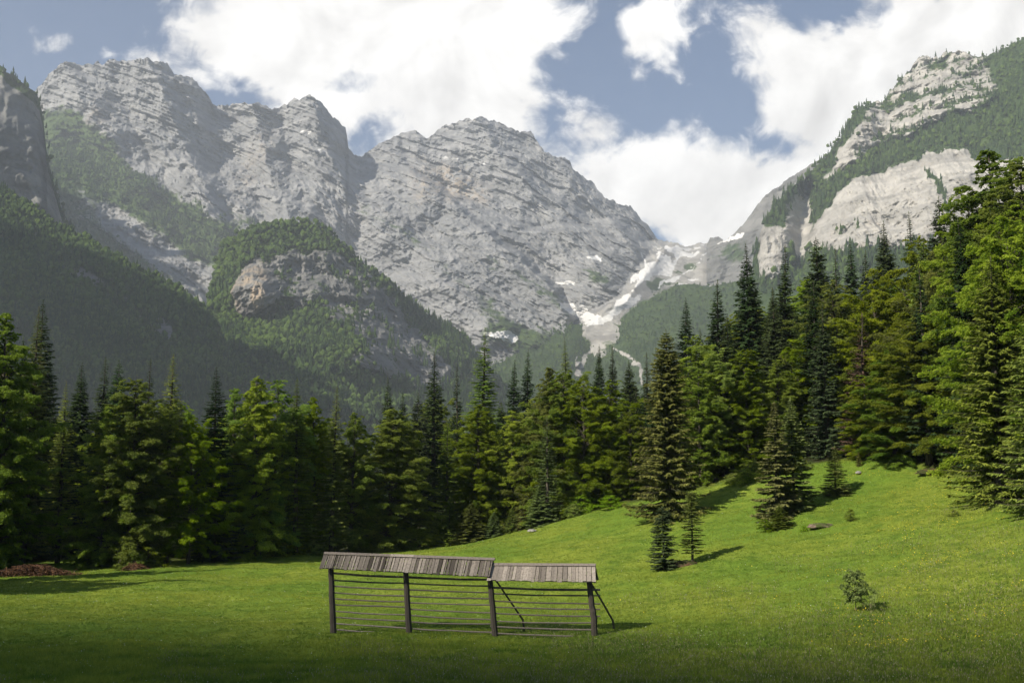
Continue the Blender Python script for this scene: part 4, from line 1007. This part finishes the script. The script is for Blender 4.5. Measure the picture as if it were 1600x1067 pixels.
def hay_rack():
    r = np.random.default_rng(9)
    base = np.array([RO[0], RO[1], float(height(RO[0], RO[1]))])
    root = empty('hay_rack', base, label='weathered wooden hay rack with two shingled roofs standing in the meadow', category='hay rack')
    rel = lambda p: np.asarray(p) - base
    def part(name, g, parent=root, mat=M_WOOD, **k): return link(name, g.mesh(name, mat), parent, **k)
    # posts: squared, slightly bowed timbers, sunk into the ground
    for pts in ([(517, 884), (518.5, 930), (521, 988)], [(634, 890), (636.5, 940), (639.5, 992)], [(765, 897), (769.5, 945), (774, 996)], [(920, 905), (924.5, 945), (928.5, 966), (929, 995)]):
        g = Geo(); q = np.array([rel(rp(*p)) for p in pts]); q = np.vstack([q, q[-1] - UP * .35])
        qq = np.concatenate([np.linspace(q[i], q[i + 1], 5)[:-1] for i in range(len(q) - 1)] + [q[-1:]])
        qq[1:-1] += r.normal(0, .008, (len(qq) - 2, 3))
        g.tube(qq, np.linspace(.145, .185, len(qq)), 8, .09)
        part('post', g)
    # rails
    bays = [((524, [895, 905.5, 915, 925, 934.7, 944.5, 954, 964.7, 973.7, 982.7]), (633, [901, 910.7, 920.5, 930, 940, 949.7, 960, 970, 979.7, 991])),
            ((641, [902, 911.5, 921.3, 931, 941, 950.6, 961, 970.5, 981, 991.5]), (763, [905.5, 914.5, 925.7, 936, 946, 956.5, 967.7, 974.5, 987, 995.5])),
            ((773, [917.5, 927, 938.5, 948, 958, 970, 977.5, 988]), (None, [919.7, 931, 941.5, 952, 962.5, 971.5, 982.7, 993]))]
    for (xa, la), (xb, lb) in bays:
        for i, (ya, yb) in enumerate(zip(la, lb)):
            xe = xb if xb else (938 if i < 5 else 927)
            a = rel(rp(xa - 7, ya - (.4 if xb else 0))); b = rel(rp(xe + (6 if xb else 0), yb))
            m = 9; s = np.linspace(0, 1, m)[:, None]
            q = a + (b - a) * s; q[:, 2] -= (.015 + .04 * r.random()) * np.sin(np.pi * s[:, 0]) + np.cumsum(r.normal(0, .008, m)); q += NF * r.uniform(-.03, .03)
            g = Geo(); g.tube(q, np.full(m, .058 if i == 0 else .040) * r.uniform(.9, 1.15, m), 6, .16 + .34 * (i / 9) + r.uniform(-.06, .1))
            part('rail', g)
    # braces: a leaning pole with its foot pegged into the ground behind
    for pts in ([(774, 905, -.1), (796, 937, -.8), (817, 968, -1.5), (819, 983, -1.55)], [(922, 908, -.1), (941, 940, -.9), (957.5, 969, -1.6), (960, 988, -1.7)]):
        g = Geo(); q = np.array([rel(rp(x, y, o)) for x, y, o in pts]); q = np.vstack([q, q[-1] - UP * .4])
        g.tube(q, [.05, .052, .055, .06, .06], 6, .16); part('brace', g)
    # roofs
    for (rl, rr, el, er, n, tone, half) in (((507, 864), (772, 873.5), (499, 887.5), (766, 901.5), 58, .42, .76), ((767.5, 881.5), (930.5, 882.5), (760.5, 906.5), (931.5, 909.5), 27, .78, .78)):
        RL, RR = rel(rp(*rl)), rel(rp(*rr)); EL, ER = rel(rp(*el, half)), rel(rp(*er, half))
        mir = lambda p, a: p - 2 * ((p - a) @ NF) * NF
        roof = Geo()
        for side in (0, 1):
            eL, eR = (EL, ER) if not side else (mir(EL, RL), mir(ER, RR))
            cuts = np.cumsum(r.uniform(.5, 1.5, n)); cuts = np.concatenate([[0], cuts / cuts[-1]])
            for i in range(n):
                s0, s1 = cuts[i], cuts[i + 1] - .0035 * r.uniform(.3, 1.6)
                lay = .012 * (i % 2) + r.uniform(0, .01)
                a0 = RL + (RR - RL) * s0; a1 = RL + (RR - RL) * s1; b0 = eL + (eR - eL) * s0; b1 = eL + (eR - eL) * s1
                down = unit(b0 - a0); nn = unit(np.cross(a1 - a0, down)); nn = nn if nn[2] > 0 else -nn
                jl = r.normal(0, .02) + (.05 if r.random() < .08 else 0)
                b0 = b0 + down * jl; b1 = b1 + down * (jl + r.normal(0, .01))
                mid = .5 * (s0 + s1)
                tn = np.clip(tone + r.normal(0, .19) + (.38 if tone < .6 and .38 < mid < .56 else 0) * (r.random() < .75) + (.3 if r.random() < .08 else 0), .05, 1)
                top = [a0 + nn * (lay + .03), a1 + nn * (lay + .03 + r.normal(0, .004)), b1 + nn * (lay + .03), b0 + nn * (lay + .03 + r.normal(0, .006))]
                bot = [p - nn * .022 for p in top]
                roof.add(np.array(top + bot), [(0, 3, 2, 1), (4, 5, 6, 7), (0, 1, 5, 4), (1, 2, 6, 5), (2, 3, 7, 6), (3, 0, 4, 7)], tn)
        ro = part('roof', roof)
        L = np.linalg.norm(RR - RL); ax = (RR - RL) / L
        # boards along the ridge
        segs = [(0, .40, .42), (.40, .535, .85), (.53, 1.005, .50)] if tone < .6 else [(-.004, 1.003, .55)]
        dn = unit(EL - RL); nn = unit(np.cross(ax, dn)); nn = nn if nn[2] > 0 else -nn
        for s0, s1, tt in segs:
            g = Geo(); lift = .075 + (.012 if tt > .8 else 0)
            for sgn in (0, 1):
                d2 = dn if not sgn else unit(mir(EL, RL) - RL); n2 = nn if not sgn else nn - 2 * (nn @ NF) * NF
                cc = RL + (RR - RL) * (s0 + s1) / 2 + n2 * lift + d2 * .07 + UP * .012 * (1 - sgn)
                g.box(cc, ax * L * (s1 - s0) / 2, d2 * .085, n2 * .013, tt)
            part('ridge_board', g, ro)
        # a lath under the front eave and the back eave
        for eL, eR in ((EL, ER), (mir(EL, RL), mir(ER, RR))):
            g = Geo(); d2 = unit(eL - RL)
            c0 = (eL + eR) / 2 - d2 * .10 - UP * .045
            g.box(c0, (eR - eL) / 2 * 1.0, np.array(NF) * .04, UP * .032, .12); part('eave_lath', g, ro)
        # rafters at the ends and in between
        for s in ((.004, .33, .66, .993) if tone < .6 else (.012, .5, .988)):
            g = Geo(); top = RL + (RR - RL) * s
            for eL, eR in ((EL, ER), (mir(EL, RL), mir(ER, RR))):
                e = eL + (eR - eL) * s; g.tube(np.array([top - UP * .06, e - UP * .06 - unit(e - top) * .05]), [.038, .038], 4, .12)
            e0 = EL + (ER - EL) * s; e1 = mir(EL, RL) + (mir(ER, RR) - mir(EL, RL)) * s
            g.tube(np.array([e0 + (top - e0) * .16 - UP * .05, e1 + (top - e1) * .16 - UP * .05]), [.045, .045], 4, .12)
            part('rafter', g, ro)
hay_rack()

# ---------------------------------------------------------------- stones, earth, brushwood
def rock_mat(name, a, b, cc=None):
    t = NT(name); n = t.noise(4.0, 6, .65, t.pos()); n2 = t.noise(1.3, 4, .6, t.pos())
    c = t.mix(t.ramp(n, .35, .65), a, b)
    if cc: c = t.mix(t.ramp(n2, .45, .6), c, cc)
    return t.surf(bsdf(t, c, .95, t.bump(n, .9, .08)))
M_STONE = rock_mat('pale_stone', (0.16, 0.15, 0.13), (0.36, 0.34, 0.31))
M_RED = rock_mat('reddish_stone', (0.11, 0.08, 0.055), (0.23, 0.17, 0.13), (0.06, 0.075, 0.02))
M_EARTH = rock_mat('bare_earth', (0.060, 0.036, 0.022), (0.15, 0.085, 0.05), (0.045, 0.05, 0.015))
def lump(name, px, py, Y, sx, sy, sz, mat, seed, label, cat, sink=.3):
    import bmesh
    bm = bmesh.new(); bmesh.ops.create_icosphere(bm, subdivisions=4, radius=1)
    v = np.array([x.co[:] for x in bm.verts]); f = np.array([[q.index for q in x.verts] for x in bm.faces]); bm.free()
    d = 1 + .45 * fbm(v * 1.3 + seed, 4) + .25 * ridged(v * 2.2 + seed, 3) * .5
    v = v * d[:, None]; v[:, 2] = np.where(v[:, 2] > 0, v[:, 2], v[:, 2] * .4)
    v *= (sx, sy, sz)
    x = float(P(px, py, Y)[0])
    me = mesh_from(name, v, f, None, True, mat)
    o = link(name, me, None, label=label, category=cat); o.location = (x, Y, float(height(x, Y)) - sz * sink + .1)
lump('earth_mound', 1070, 884, 75.4, 1.15, .8, .42, M_EARTH, 3, 'low brown earth mound between the two thin saplings on the slope', 'mound')
lump('rock', 1284, 822, 80, 1.0, .6, .28, M_RED, 5, 'low reddish rock in the grass below the twin spruces', 'rock')
lump('rock', 831, 839, 108, .42, .3, .18, M_STONE, 8, 'white stone in the short grass above the hay rack', 'rock')
lump('rock', 1341, 738, 94.5, .24, .2, .16, M_STONE, 9, 'small white stone near the upper rim of the slope', 'rock')
lump('earth_bank', 1456, 742, 90.5, 1.2, .7, .34, M_EARTH, 12, 'patch of bare reddish earth at the foot of the sunny beeches', 'earth bank')

def brush_pile(px, Y, w, h, n, seed, label):
    r = np.random.default_rng(seed); g = Geo()
    for i in range(n):
        c = np.array([r.normal(0, w * .42), r.normal(0, .5), 0]); c[2] = max(.03, h * math.exp(-(c[0] / w) ** 2 * 2) * r.random())
        an = r.uniform(0, 6.28); l = r.uniform(.3, 1.0); d = np.array([math.cos(an), math.sin(an) * .5, r.normal(0, .25)]) * l
        g.tube(np.array([c - d / 2, c + [0, 0, .05], c + d / 2]), [.018, .022, .010], 3, r.random(), cap=False)
    m = n * 3; c = np.c_[r.normal(0, w * .42, m), r.normal(0, .5, m), np.zeros(m)]; c[:, 2] = np.maximum(.03, h * np.exp(-(c[:, 0] / w) ** 2 * 2) * r.random(m))
    g.leaves(c, unit(r.normal(0, 1, (m, 3))), unit(r.normal(0, 1, (m, 3)) + [0, 0, 1]), r.uniform(.12, .3, m), r.uniform(.06, .14, m), r.random(m))
    x = float(P(px, 880, Y)[0])
    o = link('brush_pile', g.mesh('brush_pile', M_BRUSH), None, label=label, category='brush pile'); o.location = (x, Y, float(height(x, Y)))
t = NT('dry_brushwood'); M_BRUSH = t.surf(bsdf(t, t.mix(t.attr('tint'), (0.050, 0.026, 0.016), (0.135, 0.070, 0.038)), .95))
brush_pile(48, 88.5, 3.6, .8, 800, 1, 'long heap of reddish brown brushwood at the left wood edge')
brush_pile(212, 93.0, 1.3, .6, 260, 2, 'small heap of brown brushwood under the sunny beech at the left wood edge')
g = Geo(); g.tube(np.array([[0, 0, -.3], [.02, 0, .5], [.05, 0, 1.15]]), [.09, .085, .075], 7, .75)
g.tube(np.array([[.03, 0, .7], [.2, -.05, .95]]), [.03, .02], 5, .6)
x = float(P(188, 860, 94.5)[0]); o = link('tree_stub', g.mesh('tree_stub', M_WOOD), None, label='thin pale broken tree stub at the left wood edge', category='stub'); o.location = (x, 94.5, float(height(x, 94.5)))

# ---------------------------------------------------------------- grass and flowers
def grass_mat(name, a, b, trans=.3):
    t = NT(name); c = t.mix(t.attr('tint'), a, b)
    return t.surf(t.n('ShaderNodeMixShader', {0: trans, 1: bsdf(t, c, .8, None, .15), 2: t.n('ShaderNodeBsdfTranslucent', {'Color': c}).outputs[0]}).outputs[0])
def scatter(n, seed, y0=40, y1=120, power=1.6, px0=-60, px1=1660):
    r = np.random.default_rng(seed)
    px = r.uniform(px0, px1, n); u = r.random(n)
    e = 2 - power                                       # density falls off with distance
    Y = (y0 ** e + u * (y1 ** e - y0 ** e)) ** (1 / e)
    x = (px - CX) / F * Y
    k = forest_mask(x, Y) < r.uniform(.15, .8, n)
    return x[k], Y[k], r
def ground_z(x, y):
    p3 = np.stack([x, y, x * 0], -1)
    return height(x, y) + fbm(p3 / 9, 4) * 0.45 + fbm(p3 / 2.2, 3) * 0.15
def blades(x, y, r, h, w, nb, tint, lean=.45):
    """nb blades fanning out of every tuft"""
    n = len(x); z = ground_z(x, y) - .02
    c = np.repeat(np.c_[x, y, z], nb, 0) + np.c_[r.normal(0, .05, (n * nb, 2)), np.zeros(n * nb)]
    an = r.uniform(0, 6.28, n * nb); s = np.c_[np.cos(an), np.sin(an), np.zeros(n * nb)]
    hh = np.repeat(h, nb) * r.uniform(.55, 1.25, n * nb)
    tip = c + np.c_[r.normal(0, lean, (n * nb, 2)) * hh[:, None], hh]
    ww = w * r.uniform(.7, 1.4, n * nb)[:, None]
    v = np.stack([c - s * ww, c + s * ww, tip], 1).reshape(-1, 3)
    tn = np.clip(np.repeat(tint, nb) + r.normal(0, .15, n * nb), 0, 1)
    return v, np.arange(n * nb * 3).reshape(-1, 3), np.repeat(tn, 3)
M_GRASS = grass_mat('grass_blades', (0.092, 0.172, 0.020), (0.310, 0.360, 0.050), .48)
x, y, r = scatter(290000, 21, 34, 120, 1.6, -400, 2050)
pn = fbm(np.stack([x / 7, y / 7, x * 0], -1), 4); pn2 = fbm(np.stack([x / 1.6, y / 1.6, x * 0 + 5], -1), 3)
h = (.08 + .10 * np.clip(pn2 + .1, 0, 1) ** 1.5 + .12 * sstep(62, 46, y)) * (1 + .5 * pn)
v, f, tn = blades(x, y, r, h, .016, 4, np.clip(.5 + .9 * pn + .75 * pn2, 0, 1))
link('grass', mesh_from('grass', v, f, {'tint': tn}, False, M_GRASS), kind='stuff')
# seed heads standing above the unmown grass, thicker on the near right
M_SEED = grass_mat('seed_heads', (0.10, 0.12, 0.03), (0.34, 0.31, 0.17), .3)
x, y, r = scatter(60000, 22, 41, 75)
k = r.random(len(x)) < sstep(-.25, .35, fbm(np.stack([x / 6, y / 6, x * 0 + 9], -1), 4) + .02 * x - .03 * (y - 50)) * .8
x, y = x[k], y[k]; n = len(x); z = ground_z(x, y)
an = r.uniform(0, 6.28, n); s = np.c_[np.cos(an), np.sin(an), np.zeros(n)]; hh = r.uniform(.30, .62, n)
b = np.c_[x, y, z]; tp = b + np.c_[r.normal(0, .08, (n, 2)), hh]
stalk = np.stack([b - s * .005, b + s * .005, tp], 1).reshape(-1, 3)
u = tp - b; u /= np.linalg.norm(u, axis=1)[:, None]; l = r.uniform(.05, .11, n)[:, None]
head = np.stack([tp - u * l * .2, tp + s * .016 + u * l * .4, tp + u * l, tp - s * .016 + u * l * .4], 1).reshape(-1, 3)
tn = np.concatenate([np.full(n * 3, .1), np.repeat(r.uniform(.3, 1, n), 4)])
link('grass_seed_heads', mesh_from('grass_seed_heads', np.concatenate([stalk, head]), [np.arange(n * 3).reshape(-1, 3), np.arange(n * 4).reshape(-1, 4) + n * 3], {'tint': tn}, False, M_SEED), kind='stuff')
# buttercups in drifts on the slope, and pale flowers near by
def flowers(name, x, y, r, mat, size, hgt):
    n = len(x); z = ground_z(x, y) + r.uniform(.6, 1.2, n) * hgt
    c = np.c_[x, y, z]; an = r.uniform(0, 6.28, n)[:, None] + np.arange(5) * 1.2566
    tilt = unit(np.c_[r.normal(0, .5, n), r.normal(-.4, .5, n), np.ones(n)])
    a = unit(np.cross(tilt, [0.3, 1, .2])); b2 = np.cross(tilt, a)
    sz = size * r.uniform(.6, 1.3, n)
    v = c[:, None] + sz[:, None, None] * (np.cos(an)[..., None] * a[:, None] + np.sin(an)[..., None] * b2[:, None])
    v = np.concatenate([v, (c - tilt * sz[:, None] * .3)[:, None]], 1).reshape(-1, 3)
    f = np.array([(j, (j + 1) % 5, 5) for j in range(5)])
    f = (np.arange(n)[:, None, None] * 6 + f).reshape(-1, 3)
    link(name, mesh_from(name, v, f, {'tint': np.repeat(r.random(n), 6)}, False, mat), kind='stuff')
M_YEL = grass_mat('buttercup_petals', (0.50, 0.36, 0.02), (0.72, 0.58, 0.05), .2)
M_WHT = grass_mat('pale_petals', (0.45, 0.47, 0.36), (0.68, 0.68, 0.58), .2)
x, y, r = scatter(60000, 23, 48, 96, 1.2)
px = CX + F * x / y
q = fbm(np.stack([(x + .3 * y) / 5, (y - .3 * x) / 2.2, x * 0 + 2], -1), 4) + .35 * sstep(1150, 1400, px) - .30 - .5 * sstep(1000, 800, px)
k = r.random(len(x)) < sstep(0, .35, q) * .65 + .003
flowers('wildflowers_yellow', x[k], y[k], r, M_YEL, .026, .20)
x, y, r = scatter(2600, 24, 41, 110, 1.7)
flowers('wildflowers_white', x, y, r, M_WHT, .018, .22)

# ---------------------------------------------------------------- unseen clouds added up-sun to shade the near meadow, left slopes and wall
t = NT('cloud_white'); M_CLOUD = t.surf(bsdf(t, (0.85, 0.85, 0.86), 1.0, None, 0))
def shade_cloud(label, tx, ty, tz, R1, R2, th, z, seed, amp=.05, rot=0.):
    import bmesh
    bm = bmesh.new(); bmesh.ops.create_icosphere(bm, subdivisions=6, radius=1)
    v = np.array([q.co[:] for q in bm.verts]); f = np.array([[q.index for q in w.verts] for w in bm.faces]); bm.free()
    d = 1 + amp * fbm(v * 4 + seed, 4) * 2
    v = v * d[:, None] * (R1, R2, th)
    v[:, 2] += th * .5 * fbm(v / 140. + seed, 3) * (1 - (v[:, 0] / R1) ** 2 - (v[:, 1] / R2) ** 2).clip(0, 1)
    tt = (z - tz) / -LDIR.z
    o = link('shade_cloud', mesh_from('shade_cloud', v, f, None, True, M_CLOUD), kind='stuff')
    o.location = (tx - LDIR.x * tt, ty - LDIR.y * tt, z); o.rotation_euler = (0, 0, rot)
ed = np.array([-.32, -.947])
c0 = np.array([-5, 55.5]) + ed * 330
shade_cloud('near', c0[0], c0[1], 0, 330, 330, 24, 1770, 1, .012)
shade_cloud('left', -860, 1300, 280, 400, 320, 40, 2000, 2, .30)
shade_cloud('wall', -1330, 3000, 520, 430, 330, 50, 2400, 3, .30)
